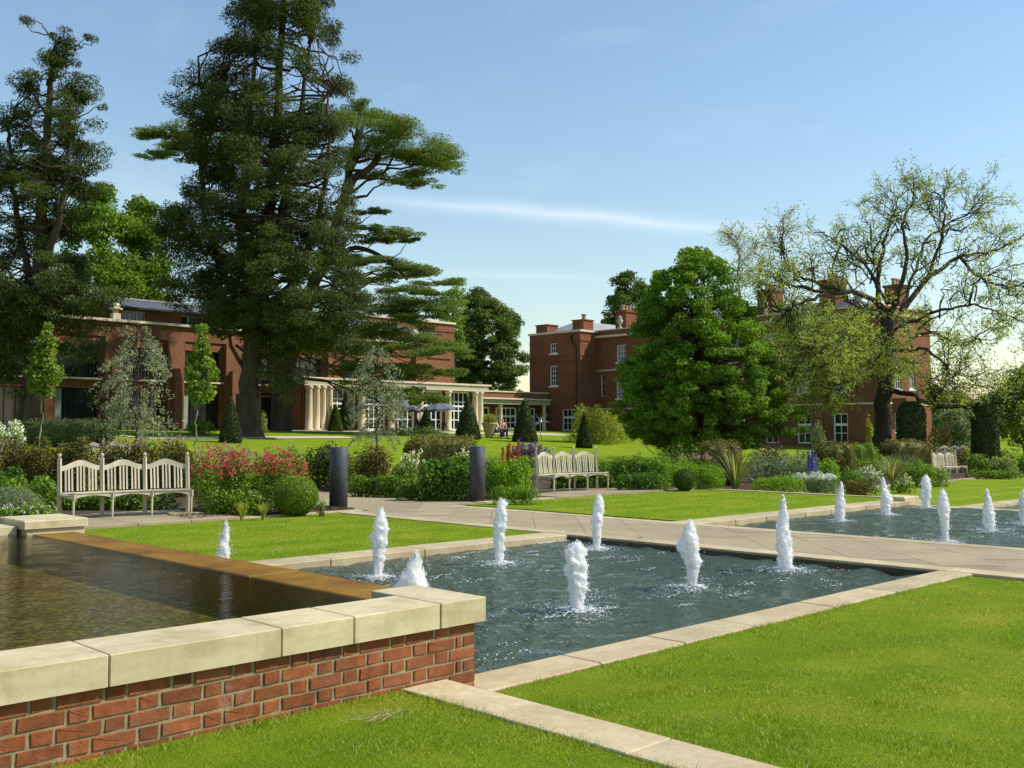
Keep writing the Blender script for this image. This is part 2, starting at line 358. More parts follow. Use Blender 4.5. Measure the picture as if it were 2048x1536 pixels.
M['f_cream'] = flower('cream_flowers', (0.60, 0.55, 0.38), (0.75, 0.70, 0.52))
M['f_lilac'] = flower('lilac_flowers', (0.45, 0.40, 0.50), (0.65, 0.60, 0.68))
M['f_purple'] = flower('purple_flowers', (0.085, 0.045, 0.14), (0.18, 0.10, 0.26))
M['f_blue'] = flower('blue_flowers', (0.09, 0.09, 0.38), (0.18, 0.17, 0.55))
M['f_rust'] = flower('rust_red_spikes', (0.30, 0.05, 0.02), (0.45, 0.10, 0.035))
M['f_pink'] = flower('dusty_pink_flowers', (0.33, 0.20, 0.19), (0.45, 0.28, 0.26))
M['f_silver'] = flower('silver_white_heads', (0.50, 0.53, 0.58), (0.68, 0.70, 0.74))
def lawnmat():
    m, t, p, o = newmat('mown_lawn')
    col = ramp(t, noise(t, 0.9, 7, 0.7), [(0.28, (0.160, 0.255, 0.009)), (0.5, (0.230, 0.318, 0.016)), (0.70, (0.335, 0.350, 0.040))])
    col = mixc(t, ramp(t, noise(t, 55, 4, 0.7), [(0.35, (0, 0, 0)), (0.7, (1, 1, 1))]), mixc(t, 1.0, col, (0.60, 0.68, 0.55), 'MULTIPLY'), col)
    # mowing stripes, a mower's width apart
    g = t.nodes.new('ShaderNodeNewGeometry'); sp = t.nodes.new('ShaderNodeSeparateXYZ'); t.links.new(g.outputs['Position'], sp.inputs[0])
    q = t.nodes.new('ShaderNodeMath'); q.operation = 'MULTIPLY_ADD'; q.inputs[1].default_value = 5.6; t.links.new(sp.outputs[1], q.inputs[0]); t.links.new(noise(t, 0.8, 2), q.inputs[2])
    sn = t.nodes.new('ShaderNodeMath'); sn.operation = 'SINE'; t.links.new(q.outputs[0], sn.inputs[0])
    col = mixc(t, 1.0, col, ramp(t, mixc(t, 0.5, sn.outputs[0], (1.0, 1.0, 1.0)), [(0.2, (0.93, 0.95, 0.9)), (0.8, (1.07, 1.04, 1.05))]), 'MULTIPLY')
    t.links.new(col, p.inputs['Base Color']); p.inputs['Roughness'].default_value = 0.95; p.inputs['Specular IOR Level'].default_value = 0.05
    bump(t, p, noise(t, 70, 5, 0.7), 0.9, 0.03)
    return m
M['lawn'] = lawnmat()
# ================================================================== the ground
def patch(mb, x0, x1, y0, y1, nx, ny):
    X, Y = np.meshgrid(np.linspace(x0, x1, nx), np.linspace(y0, y1, ny), indexing='ij'); mb.grid(X, Y, terrain(X, Y))
g = MB()
patch(g, -900, -12, -900, 26, 12, 14); patch(g, 80, 1400, -900, 26, 12, 14); patch(g, -12, 80, -900, -8, 20, 8)
patch(g, -900, -12, 26, 1400, 8, 40); patch(g, -12, 24, 26, 90, 24, 40); patch(g, 24, 110, 26, 90, 40, 40); patch(g, -12, 110, 90, 1400, 8, 8); patch(g, 110, 1400, 26, 1400, 8, 20)
ground = g.build('ground', M['lawn'], smooth=True); tag(ground, 'rising mown parkland lawn around the garden and buildings', kind='structure')
def slab(name, label, x0, x1, y0, y1, z, mat, fz=None, n=10):
    mb = MB(); X, Y = np.meshgrid(np.linspace(x0, x1, n), np.linspace(y0, y1, n), indexing='ij')
    Z = np.full_like(X, z) if fz is None else fz(X, Y)
    mb.grid(X, Y, Z)
    for a, b in (((x0, y0), (x1, y0)), ((x1, y0), (x1, y1)), ((x1, y1), (x0, y1)), ((x0, y1), (x0, y0))):
        za, zb = (z, z) if fz is None else (float(fz(np.array(a[0]), np.array(a[1]))), float(fz(np.array(b[0]), np.array(b[1]))))
        mb.add([(a[0], a[1], -1.4), (b[0], b[1], -1.4), (b[0], b[1], zb), (a[0], a[1], za)], [(0, 1, 2, 3)])
    o = mb.build(name, mat); return tag(o, label, kind='structure')
def near_right(x, y): return -0.015 + 0.10 * ss((4.75 - np.asarray(y, float)) / 2.2) * ss((7.5 - np.asarray(x, float)) / 3.3)
slab('lawn', 'mown lawn in front of the brick wall, left of the stone strip', -12, 3.80, -8, 4.85, 0.092, M['lawn'])
slab('lawn', 'large mown lawn right of the stone strip, before the near pool', 4.18, 11.88, -8, 4.72, 0, M['lawn'], near_right, 30)
slab('lawn', 'mown lawn between the near pool and the red valerian bed', 4.93, 12.02, 11.52, 17.30, -0.012, M['lawn'])
slab('lawn', 'mown lawn behind the second pool before the curved middle bench', 15.47, 24.45, 11.32, 17.25, -0.012, M['lawn'])
slab('lawn', 'mown lawn at the right frame edge before the second pool', 15.2, 24.45, -8, 4.83, -0.012, M['lawn'])
slab('lawn', 'lower mown lawn on the terrace before the farthest bench', 24.72, 80, 11.22, 17.25, -0.36, M['lawn'])
slab('lawn', 'lower mown lawn on the near side of the lowest pool', 24.72, 80, -8, 4.83, -0.36, M['lawn'])
slab('soil', 'bark mulch bed behind the near bench', -12, 12.72, 17.62, 26.3, 0, M['soil'], lambda x, y: 0.03 + terrain(x, y))
slab('soil', 'bark mulch bed left of the upper pool end', -12, 4.93, 13.15, 17.62, 0.06, M['soil'])
slab('soil', 'bark mulch bed behind the middle bench', 16.12, 24.45, 17.62, 26.3, 0, M['soil'], lambda x, y: 0.03 + terrain(x, y))
slab('soil', 'bark mulch bed behind the farthest bench', 24.72, 80, 17.62, 26.3, 0, M['soil'], lambda x, y: 0.03 + terrain(x, y))
sb = MB()
for args in ((-12, 80, -8, 26.3),): sb.box(args[0], args[1], args[2], args[3], -1.45, -1.38)
tag(sb.build('subsoil', M['soil']), 'dark soil under the garden terraces', kind='structure')

# ================================================================== stone edgings, paths
def clip(poly, x0, x1, y0, y1):
    for ax, lim, sg in ((0, x0, 1), (0, x1, -1), (1, y0, 1), (1, y1, -1)):
        o = []
        for i in range(len(poly)):
            a, b = poly[i - 1], poly[i]; da, db = sg * (a[ax] - lim), sg * (b[ax] - lim)
            if da >= 0: o.append(a)
            if (da >= 0) != (db >= 0):
                t = da / (da - db); o.append((a[0] + (b[0] - a[0]) * t, a[1] + (b[1] - a[1]) * t))
        poly = o
        if len(poly) < 3: return []
    return poly
def area(p): return 0.5 * sum(p[i - 1][0] * p[i][1] - p[i][0] * p[i - 1][1] for i in range(len(p)))
def stones_line(parent, name, mat, x0, x1, y0, y1, z0, z1, step, along, jit=0.25, gap=0.006, bev=0.006):
    """a row of stones laid end to end"""
    p = x0 if along == 'x' else y0; e = x1 if along == 'x' else y1
    while p < e - 0.05:
        q = min(e, p + step * (1 + random.uniform(-jit, jit)))
        if e - q < step * 0.4: q = e
        dz = random.uniform(-0.002, 0.002)
        if along == 'x': o = MB().bbox(p + gap / 2, q - gap / 2, y0, y1, z0, z1 + dz, bev)
        else: o = MB().bbox(x0, x1, p + gap / 2, q - gap / 2, z0, z1 + dz, bev)
        o.build(name, mat, parent, loc=((p + q) / 2, (y0 + y1) / 2, z0) if along == 'x' else ((x0 + x1) / 2, (p + q) / 2, z0))
        p = q
path = MB().box(12.04, 15.14, -8, 17.27, -1.3, -0.030).box(12.72, 16.12, 17.27, 30, -1.3, -0.030).build('path', M['joint']); tag(path, 'diagonally laid sandstone path crossing between the pools', kind='structure')
S = 1.02
def paving(x0, x1, y0, y1, z, parent):
    u = np.array([math.cos(TH), math.sin(TH)]); v = np.array([math.sin(TH), -math.cos(TH)])
    for i in range(-60, 60):
        for j in range(-60, 60):
            L = S * 1.35; off = (j % 2) * 0.55 * L
            c = u * (i * L + off) + v * (j * S * 0.78)
            if not (x0 - 2 < c[0] < x1 + 2 and y0 - 2 < c[1] < y1 + 2): continue
            h = 0.0035
            q = [tuple(c + u * (a * (L / 2 - h)) + v * (b * (S * 0.39 - h))) for a, b in ((-1, -1), (1, -1), (1, 1), (-1, 1))]
            q = clip(q, x0, x1, y0, y1)
            if len(q) < 3: continue
            if area(q) < 0: q = q[::-1]
            if abs(area(q)) < 0.012: continue
            cx, cy = sum(p[0] for p in q) / len(q), sum(p[1] for p in q) / len(q)
            MB().prism(q, -0.06, z + random.uniform(-0.0025, 0.0025)).build('slab', M['paving'], parent, loc=(cx, cy, z))
paving(12.42, 14.80, -2, 17.26, 0.0, path)
paving(12.74, 16.10, 17.28, 29.5, 0.0, path)
stones_line(path, 'border_slab', M['kerb'], 12.05, 12.41, -2, 17.26, -0.2, 0.003, 1.1, 'y')
stones_line(path, 'border_slab', M['kerb'], 14.81, 15.13, -2, 17.26, -0.2, 0.003, 1.1, 'y')
# the strip of stone across the near lawn
st = thing('stone_strip', 'pale sandstone strip running across the near lawn to the brick wall', 'edging', (4.0, 0, 0))
stones_line(st, 'stone', M['kerb'], 3.82, 4.17, -7.8, 4.825, -0.3, 0.100, 1.15, 'y', jit=0.3)
def edging(label, x0, x1, y0, y1, z, step=1.0, along='x', z0=None, mat='kerb'):
    e = thing('stone_edging', label, 'edging', (x0, y0, z)); stones_line(e, 'stone', M[mat], x0, x1, y0, y1, z - 0.25 if z0 is None else z0, z, step, along); return e
edging('narrow stone edging between the lawn and the red valerian bed', 9.9, 12.71, 17.31, 17.61, 0.012)
pad = thing('bench_terrace', 'stone terrace under the near curved bench', 'paving', (7, 18, 0))
for k in range(5):
    stones_line(pad, 'slab', M['paving'], 4.95 + k * 0.99, 5.93 + k * 0.99, 17.31, 20.0, -0.2, 0.036 + 0.002 * (k % 2), 0.9, 'y')
edging('narrow stone edging along the bed front left of the middle bench', 16.13, 18.5, 17.26, 17.61, 0.012)
edging('narrow stone edging along the bed front right of the middle bench', 22.8, 24.44, 17.26, 17.61, 0.012)
pad2 = thing('bench_terrace', 'stone terrace under the middle curved bench', 'paving', (20.6, 18, 0))
for k in range(4):
    stones_line(pad2, 'slab', M['paving'], 18.51 + k * 1.07, 19.57 + k * 1.07, 17.26, 19.6, -0.2, 0.036 + 0.002 * (k % 2), 0.9, 'y')
edging('stone edging along the right end of the middle lawn, above the lower terrace', 24.46, 24.71, 11.2, 17.6, 0.01, 1.2, 'y', z0=-1.0)
edging('pale edging at the foot of the bed on the lower terrace', 24.73, 42.2, 17.26, 17.55, -0.335, 1.2)
edging('pale edging of the lower bed right of the farthest bench', 46.4, 70, 17.26, 17.55, -0.335, 1.4)
pad3 = thing('bench_terrace', 'stone terrace under the farthest curved bench', 'paving', (44, 18, -0.35))
for k in range(4):
    stones_line(pad3, 'slab', M['paving'], 42.21 + k * 1.05, 43.25 + k * 1.05, 17.26, 19.6, -0.5, -0.312 + 0.002 * (k % 2), 0.9, 'y')

# ================================================================== pools
def kerb(label, x0, x1, y0, y1, z, along, step=1.3):
    k = thing('pool_kerb', label, 'kerb', ((x0 + x1) / 2, (y0 + y1) / 2, z)); stones_line(k, 'kerb_stone', M['kerb'], x0, x1, y0, y1, -1.0, z, step, along, bev=0.010); return k
kerb('long sandstone kerb along the near side of the first pool', 4.44, 12.04, 4.735, 5.12, 0.0, 'x')
kerb('long sandstone kerb along the far side of the first pool', 4.86, 12.04, 11.0, 11.51, 0.0, 'x', 1.25)
kerb('long sandstone kerb along the far side of the second pool', 15.15, 24.44, 10.72, 11.31, 0.0, 'x', 1.3)
kerb('sandstone kerb along the near side of the second pool', 15.15, 24.44, 4.84, 5.22, 0.0, 'x', 1.3)
kerb('sandstone kerb along the far side of the lowest pool', 24.73, 40, 10.72, 11.21, -0.345, 'x', 1.3)
kerb('sandstone kerb along the near side of the lowest pool', 24.73, 40, 4.84, 5.22, -0.345, 'x', 1.3)

def bottommat(name, a, b, c, sc):
    m, t, p, o = newmat(name)
    g = t.nodes.new('ShaderNodeNewGeometry'); v = t.nodes.new('ShaderNodeTexVoronoi'); v.inputs['Scale'].default_value = sc
    t.links.new(g.outputs['Position'], v.inputs['Vector'])
    col = ramp(t, v.outputs['Color'], [(0.15, a), (0.5, b), (0.9, c)])
    col = mixc(t, 1.0, col, ramp(t, v.outputs['Distance'], [(0.2, (1, 1, 1)), (0.75, (0.35, 0.35, 0.35))]), 'MULTIPLY')
    col = mixc(t, ramp(t, noise(t, 0.8, 4), [(0.42, (0, 0, 0)), (0.62, (1, 1, 1))]), col, mixc(t, 1.0, col, (0.75, 1.1, 0.35), 'MULTIPLY'))
    t.links.new(col, p.inputs['Base Color']); p.inputs['Roughness'].default_value = 0.9
    return m
M['pebbles'] = bottommat('pebble_bed', (0.12, 0.085, 0.012), (0.26, 0.18, 0.030), (0.50, 0.38, 0.10), 22)
M['poolfloor'] = bottommat('algae_pool_floor', (0.10, 0.095, 0.03), (0.17, 0.16, 0.055), (0.25, 0.23, 0.09), 5)
def watermat(name, tint, murk, murkfac, bscale, bstr, stretch, bdist):
    """fresnel mirror over tinted clear water with some cloudiness of its own"""
    m, t, p, o = newmat(name); t.nodes.remove(p)
    b = t.nodes.new('ShaderNodeBump'); b.inputs['Strength'].default_value = bstr; b.inputs['Distance'].default_value = bdist
    h = mixc(t, 0.35, noise(t, bscale, 3, 0.5, stretch=stretch, dist=0.6), noise(t, bscale * 3.1, 3, 0.5, stretch=stretch, dist=0.3)); t.links.new(h, b.inputs['Height'])
    fr = t.nodes.new('ShaderNodeFresnel'); fr.inputs['IOR'].default_value = 1.33; t.links.new(b.outputs[0], fr.inputs['Normal'])
    gl = t.nodes.new('ShaderNodeBsdfGlossy'); gl.inputs['Roughness'].default_value = 0.03; t.links.new(b.outputs[0], gl.inputs['Normal'])
    tr = t.nodes.new('ShaderNodeBsdfTransparent'); tr.inputs['Color'].default_value = (*tint, 1)
    df = t.nodes.new('ShaderNodeBsdfDiffuse'); df.inputs['Color'].default_value = (*murk, 1); t.links.new(b.outputs[0], df.inputs['Normal'])
    m1 = t.nodes.new('ShaderNodeMixShader'); m1.inputs[0].default_value = murkfac; t.links.new(tr.outputs[0], m1.inputs[1]); t.links.new(df.outputs[0], m1.inputs[2])
    m2 = t.nodes.new('ShaderNodeMixShader'); t.links.new(fr.outputs[0], m2.inputs[0]); t.links.new(m1.outputs[0], m2.inputs[1]); t.links.new(gl.outputs[0], m2.inputs[2])
    t.links.new(m2.outputs[0], o.inputs[0]); return m
M['stillwater'] = watermat('still_water', (0.86, 0.80, 0.50), (0.06, 0.05, 0.008), 0.10, 15, 0.3, (0.8, 1.4, 1), 0.022)
M['stirredwater'] = watermat('stirred_water', (0.62, 0.72, 0.55), (0.110, 0.150, 0.105), 0.5, 9, 1.0, (1, 1, 1), 0.07)
M['foam'] = surf('white_foam', (0.72, 0.74, 0.74), (0.82, 0.83, 0.83), 30, 0.5, 0.4, 60)
JETS = [(5.35, 9.70), (7.30, 9.65), (9.20, 9.60), (11.35, 9.80), (5.35, 6.60), (7.30, 6.55), (9.27, 6.64), (11.30, 6.70)]
JETS2 = [(18.4, 9.72), (20.5, 9.80), (22.9, 10.0), (16.05, 6.72), (18.4, 6.94), (20.1, 6.96)]
def water(name, label, x0, x1, y0, y1, z, mat, amp, n, jets=()):
    X, Y = np.meshgrid(np.linspace(x0, x1, n), np.linspace(y0, y1, int(n * (y1 - y0) / (x1 - x0))), indexing='ij'); Z = np.zeros_like(X)
    r = np.random.default_rng(3)
    for k in range(26):
        a = r.uniform(0, 2 * math.pi); l = r.uniform(0.16, 0.75); kx, ky = math.cos(a) * 2 * math.pi / l, math.sin(a) * 2 * math.pi / l
        Z += np.sin(X * kx + Y * ky + r.uniform(0, 6.3)) * l * 0.35
    Z *= amp / 2.2
    for jx, jy in jets:
        R = np.hypot(X - jx, Y - jy); Z += np.sin(R * 34) * 0.016 * np.exp(-R * 1.5)
    mb = MB(); mb.grid(X, Y, Z + z); o = mb.build(name, mat, smooth=True); return tag(o, label, kind='structure')
def basin(name, label, x0, x1, y0, y1, zb, zt, mat, wall):
    o = MB().box(x0 - 0.1, x1 + 0.1, y0 - 0.1, y1 + 0.1, zb - 0.12, zb).build(name, mat); return tag(o, label, kind='structure')
water('pool_water', 'rippling fountain water of the first pool', 4.86, 12.05, 5.10, 11.02, -0.085, M['stirredwater'], 0.034, 380, JETS)
basin('pool_floor', 'murky floor of the first pool', 4.86, 12.05, 5.10, 11.02, -0.45, 0, M['poolfloor'], None)
water('pool_water', 'rippling fountain water of the second pool beyond the path', 15.13, 23.7, 5.2, 10.74, -0.10, M['stirredwater'], 0.032, 300, JETS2)
basin('pool_floor', 'murky floor of the second pool', 15.13, 23.7, 5.2, 10.74, -0.45, 0, M['poolfloor'], None)
water('pool_water', 'calm water of the lowest pool at the right edge', 24.1, 40, 5.2, 10.74, -0.43, M['stirredwater'], 0.006, 120)
basin('pool_floor', 'murky floor of the lowest pool', 24.1, 40, 5.2, 10.74, -0.75, 0, M['poolfloor'], None)
water('pool_water', 'dark amber water of the raised pool behind the brick wall', -12, 4.36, 5.22, 12.45, 0.435, M['stillwater'], 0.0022, 200)
basin('pool_floor', 'pebble floor of the raised pool', -11.9, 4.24, 5.22, 12.4, 0.12, 0, M['pebbles'], None)
w2 = MB().bbox(23.62, 24.1, 5.22, 10.72, -1.0, -0.105, 0.01).build('weir', M['kerb'], loc=(23.86, 8, -1)); tag(w2, 'flush stone weir at the right end of the second pool', 'weir')
# end wall of the first pool under the path and of the raised pool
M['wetstone'] = surf('wet_dark_stone', (0.045, 0.038, 0.022), (0.085, 0.070, 0.040), 4, 0.35, 0.2, 30)
tag(MB().box(12.035, 12.049, 5.12, 11.0, -1.0, -0.028).box(15.13, 15.149, 5.22, 10.72, -1.0, -0.028).build('pool_lining', M['wetstone']), 'dark wet stone lining of the pools below the path', kind='structure')

# ================================================================== the raised pool's brick wall
wall = thing('brick_wall', 'low red brick wall with thick sandstone coping around the raised pool', 'wall', (0, 4.83, 0))
core = MB().box(-12, 4.414, 4.8345, 5.20, -1.2, 0.418).build('mortar_core', M['mortar'], wall)
def brickmesh(L, seed):
    r = np.random.default_rng(seed); H, D, b = 0.065, 0.10, 0.006
    mb = MB(); mb.bbox(-L / 2, L / 2, 0, D, 0, H, b); V = np.concatenate(mb.v); V += r.uniform(-0.0022, 0.0022, V.shape); mb.v = [V]
    # front face lies at y = 0; a chamfered front needs the box turned on its back
    V2 = V.copy(); V2[:, 1] = D - V[:, 2] * (D / H) + r.uniform(-0.001, 0.001, len(V)); V2[:, 2] = V[:, 1] * (H / D); mb.v = [V2]; 
    return mb.mesh('brick')
BR = {L: [brickmesh(L, i) for i in range(4)] for L in (0.215, 0.1025, 0.048)}
for me in sum(BR.values(), []): me.materials.append(M['brick'])
for row in range(7):
    z = 0.42 - 0.075 * (row + 1) + 0.004
    x = 4.42; k = 0
    seq = [0.1025, 0.048] if row % 2 else [0.215]
    i = 0
    while x > -0.7:
        if i < len(seq): L = seq[i]
        else:
            j = i - len(seq); L = (0.215 if j % 2 == 0 else 0.1025) if row % 2 else (0.1025 if j % 2 == 0 else 0.215)
        o = link('brick', random.choice(BR[L]), None, wall, (x - L / 2, 0.0 + random.uniform(-0.0025, 0.0015), z + random.uniform(-0.0015, 0.0015)))
        o.rotation_euler = (0, random.uniform(-0.006, 0.006), random.uniform(-0.008, 0.008))
        x -= L + 0.0105; i += 1
for row in range(7):
    z = 0.42 - 0.075 * (row + 1) + 0.004; y = 4.945 + (0.11 if row % 2 == 0 else 0.0)
    while y < 5.42:
        L = 0.215 if (row + int(y * 4)) % 2 else 0.1025
        o = link('brick', random.choice(BR[L]), None, wall, (4.42, y - 4.83 + L / 2, z)); o.rotation_euler = (0, 0, math.pi / 2); y += L + 0.0105
MB().box(4.24, 4.408, 5.20, 5.44, -1.2, 0.418).build('mortar_core', M['mortar'], wall)
cj = [-7.0, -5.2, -3.3, -1.5, 0.45, 2.06, 2.99, 3.46, 4.10]
for a, b in zip(cj[:-1], cj[1:]):
    MB().bbox(a + 0.003, b - 0.003, 4.79 + random.uniform(-.001, .001), 5.235, 0.42, 0.57 + random.uniform(-.001, .001), 0.005).build('coping_stone', M['coping'], wall, loc=((a + b) / 2, 5.0, 0.42))
MB().bbox(4.104, 4.478, 4.789, 5.50, 0.42, 0.5705, 0.005).build('coping_stone', M['coping'], wall, loc=(4.29, 5.1, 0.42))
# amber stained weir between the raised pool and the first pool
M['weir'] = surf('amber_stained_stone', (0.19, 0.090, 0.006), (0.285, 0.148, 0.012), 2.5, 0.45, 0.12, 14, spec=0.2, stretch=(1, 2.5, 1), c2=(0.13, 0.055, 0.004), s2=1.4)
weir = thing('weir', 'long amber stained stone weir at the end of the raised pool', 'weir', (4.6, 9, 0))
stones_line(weir, 'weir_stone', M['weir'], 4.36, 4.85, 5.505, 12.30, -1.0, 0.442, 2.2, 'y', 0.1, gap=0.003, bev=0.012)
# the pier at its far end and the coping that goes on from it
pier = MB().bbox(4.30, 4.97, 12.31, 13.1, -0.5, 0.50, 0.012)
o = pier.build('stone_pier', M['coping'], loc=(4.6, 12.7, 0)); tag(o, 'squat pale stone pier at the far end of the amber weir', 'pier')
cap = MB().bbox(4.26, 5.0, 12.28, 13.14, 0.502, 0.60, 0.015).build('cap_stone', M['coping'], o)
fc = thing('pool_coping', 'pale sandstone coping along the far side of the raised pool', 'coping', (0, 12.7, 0))
stones_line(fc, 'coping_stone', M['coping'], -11, 4.255, 12.45, 12.95, -0.3, 0.53, 1.6, 'x')
p2 = MB().bbox(23.4, 24.2, 10.73, 11.29, 0.004, 0.10, 0.02).build('stone_pier', M['coping'], loc=(23.8, 11, 0)); tag(p2, 'low pale stone block at the far end of the second pool', 'pier')
# ================================================================== fountain jets
def jetmat():
    m, t, p, o = newmat('aerated_water')
    col = ramp(t, noise(t, 26, 5, 0.7, stretch=(1, 1, 0.45)), [(0.32, (0.90, 0.91, 0.91)), (0.55, (0.97, 0.97, 0.96))])
    t.links.new(col, p.inputs['Base Color']); p.inputs['Roughness'].default_value = 0.22; p.inputs['Specular IOR Level'].default_value = 0.5
    bump(t, p, noise(t, 60, 5, 0.7, stretch=(1, 1, 0.4)), 0.35, 0.005)
    p.inputs['Subsurface Weight'].default_value = 1.0; p.inputs['Subsurface Radius'].default_value = (1, 1, 1); p.inputs['Subsurface Scale'].default_value = 0.09
    tr = t.nodes.new('ShaderNodeBsdfTranslucent'); tr.inputs['Color'].default_value = (0.97, 0.97, 0.95, 1)
    mx = t.nodes.new('ShaderNodeMixShader'); mx.inputs[0].default_value = 0.25; t.links.new(p.outputs[0], mx.inputs[1]); t.links.new(tr.outputs[0], mx.inputs[2])
    tp = t.nodes.new('ShaderNodeBsdfTransparent'); m2 = t.nodes.new('ShaderNodeMixShader')
    lw = t.nodes.new('ShaderNodeLayerWeight'); lw.inputs['Blend'].default_value = 0.35
    f = mixc(t, 1.0, lw.outputs['Facing'], ramp(t, noise(t, 34, 4, 0.7, stretch=(1, 1, 0.5)), [(0.42, (0, 0, 0)), (0.62, (1, 1, 1))]), 'MULTIPLY')
    t.links.new(mixc(t, 1.0, f, (0.9, 0.9, 0.9), 'MULTIPLY'), m2.inputs[0]); t.links.new(mx.outputs[0], m2.inputs[1]); t.links.new(tp.outputs[0], m2.inputs[2])
    t.links.new(m2.outputs[0], o.inputs[0]); return m
M['jet'] = jetmat()
M['drop'] = surf('water_drops', (0.9, 0.92, 0.92), (0.95, 0.95, 0.95), 30, 0.1, 0, 10, spec=0.6)
def frothmat():
    m, t, p, o = newmat('water_froth'); p.inputs['Base Color'].default_value = (.96, .96, .95, 1); p.inputs['Roughness'].default_value = 0.25
    tr = t.nodes.new('ShaderNodeBsdfTranslucent'); tr.inputs['Color'].default_value = (.99, .99, .97, 1); mx = t.nodes.new('ShaderNodeMixShader'); mx.inputs[0].default_value = 0.72
    t.links.new(p.outputs[0], mx.inputs[1]); t.links.new(tr.outputs[0], mx.inputs[2]); t.links.new(mx.outputs[0], o.inputs[0]); return m
M['froth'] = frothmat()
def blobs(mb, C, S):
    """small drops: octahedra, stretched by S (n,3)"""
    base = np.array([(1, 0, 0), (-1, 0, 0), (0, 1, 0), (0, -1, 0), (0, 0, 1), (0, 0, -1)], float)
    F = np.array([(0, 2, 4), (2, 1, 4), (1, 3, 4), (3, 0, 4), (2, 0, 5), (1, 2, 5), (3, 1, 5), (0, 3, 5)])
    V = C[:, None] + base[None] * S[:, None]; n = len(C)
    mb.add(V.reshape(-1, 3), (F[None] + 6 * np.arange(n)[:, None, None]).reshape(-1, 3))
def jet(label, x, y, z0, ztop, r, seed, lean=(0, 0), shape='column', lobes=()):
    R = np.random.default_rng(seed); h = ztop - z0
    r *= 0.86; t = thing('fountain_jet', label, 'water jet', (x, y, z0), group='white water jets of the fountain pools')
    nz, na = 84, 36
    s = np.linspace(0, 1, nz)[:, None]; a = np.linspace(0, 2 * math.pi, na, endpoint=False)[None]
    top = np.sqrt(np.clip(1 - np.clip((s - 0.80) / 0.20, 0, 1) ** 2, 0, 1))
    if shape == 'column': prof = (0.62 + 0.5 * ss(s / 0.75) - 0.38 * ss((s - 0.62) / 0.4))
    elif shape == 'dome': prof = (0.72 + 0.38 * ss(s / 0.6) - 0.12 * ss((s - 0.8) / 0.2))
    elif shape == 'taper': prof = (0.92 + 0.16 * np.sin(s * 5) - 0.36 * ss((s - 0.35) / 0.65))
    else: prof = (0.85 + 0.5 * np.sin(s * 3.0) - 0.62 * ss((s - 0.40) / 0.6))
    rad = prof * np.maximum(top, 0.02)
    for k in range(26):
        m = R.integers(1, 10); q = R.uniform(1, 22); amp = 0.085 / (1 + 0.18 * m) * R.uniform(0.4, 1.2)
        rad = rad * (1 + amp * np.sin(m * a + q * s * 2.2 + R.uniform(0, 6.3) + 1.2 * np.sin(q * s * 1.7)))
    for (la, ls, lw, lh, lam) in lobes:
        da = np.angle(np.exp(1j * (a - la)))
        rad = rad + lam * np.exp(-(da / lw) ** 2 - ((s - ls) / lh) ** 2)
    wob = 0.10 * np.sin(s * 7 + R.uniform(0, 6)) * s
    cx = x + lean[0] * s ** 1.6 + wob * r; cy = y + lean[1] * s ** 1.6 - wob * r
    full = rad.copy(); rad = rad * 0.90 + R.normal(0, 0.022, rad.shape) * top
    V = np.stack([cx + rad * r * np.cos(a), cy + rad * r * np.sin(a), z0 - 0.01 + h * 0.985 * s + 0 * a], -1)
    i, j = np.meshgrid(np.arange(nz - 1), np.arange(na), indexing='ij'); k = (j + 1) % na
    mb = MB(); mb.add(V.reshape(-1, 3), np.stack([i * na + j, i * na + k, (i + 1) * na + k, (i + 1) * na + j], -1).reshape(-1, 4))
    mb.build('column', M['jet'], t, smooth=True)
    # the frothy skin of the column: strands and beads of water thrown up and falling back
    d = MB(); n = 1500; ii = R.integers(0, nz, n); jj = R.integers(0, na, n); q = full[ii, jj] * r * R.uniform(0.84, 1.02, n) + R.gamma(1.0, 0.0022, n); aa = a[0, jj] + R.normal(0, .09, n)
    C = np.stack([cx[ii, 0] + q * np.cos(aa), cy[ii, 0] + q * np.sin(aa), z0 + h * s[ii, 0] * .99 + R.normal(0, .008, n)], 1)
    w = R.uniform(0.0020, 0.0055, n); blobs(d, C, np.stack([w, w, w * R.gamma(2.2, 1.1, n).clip(.8, 6)], 1)); tag(d.build('froth', M['froth'], t, smooth=True), kind='stuff')
    # drops falling beside the column, in streaks
    d = MB(); n = 170
    an = R.choice(R.uniform(0, 2 * math.pi, 9), n) + R.normal(0, 0.12, n); hh = R.uniform(0.02, 0.93, n) ** 1.1; rr = r * (0.98 + R.gamma(1.4, 0.28, n)) * (1.15 - 0.35 * hh)
    C = np.stack([x + lean[0] * hh ** 1.6 + rr * np.cos(an), y + lean[1] * hh ** 1.6 + rr * np.sin(an), z0 + h * hh], 1)
    w = R.uniform(0.0016, 0.0045, n); blobs(d, C, np.stack([w, w, w * R.uniform(1, 3.2, n)], 1))
    n = 110; an = R.uniform(0, 6.3, n); rr = r * 1.1 + R.gamma(1.7, 0.085, n)
    C = np.stack([x + rr * np.cos(an), y + rr * np.sin(an), z0 + R.gamma(1.2, 0.030, n)], 1); w = R.uniform(0.002, 0.006, n)
    blobs(d, C, np.stack([w, w, w * R.uniform(0.8, 1.8, n)], 1)); tag(d.build('drops', M['drop'], t), kind='stuff')
    # churned foam where the water falls back
    f = MB(); n = 620; an = R.uniform(0, 6.3, n); rr = r * 0.6 + R.gamma(1.6, 0.085, n); w = R.uniform(0.003, 0.013, n) * np.exp(-rr * 1.1)
    C = np.stack([x + rr * np.cos(an) * 1.1, y + rr * np.sin(an), z0 + 0.008 + R.uniform(0, 0.012, n) + 0.03 * np.exp(-((rr - r) / 0.07) ** 2) * R.uniform(0, 1, n)], 1)
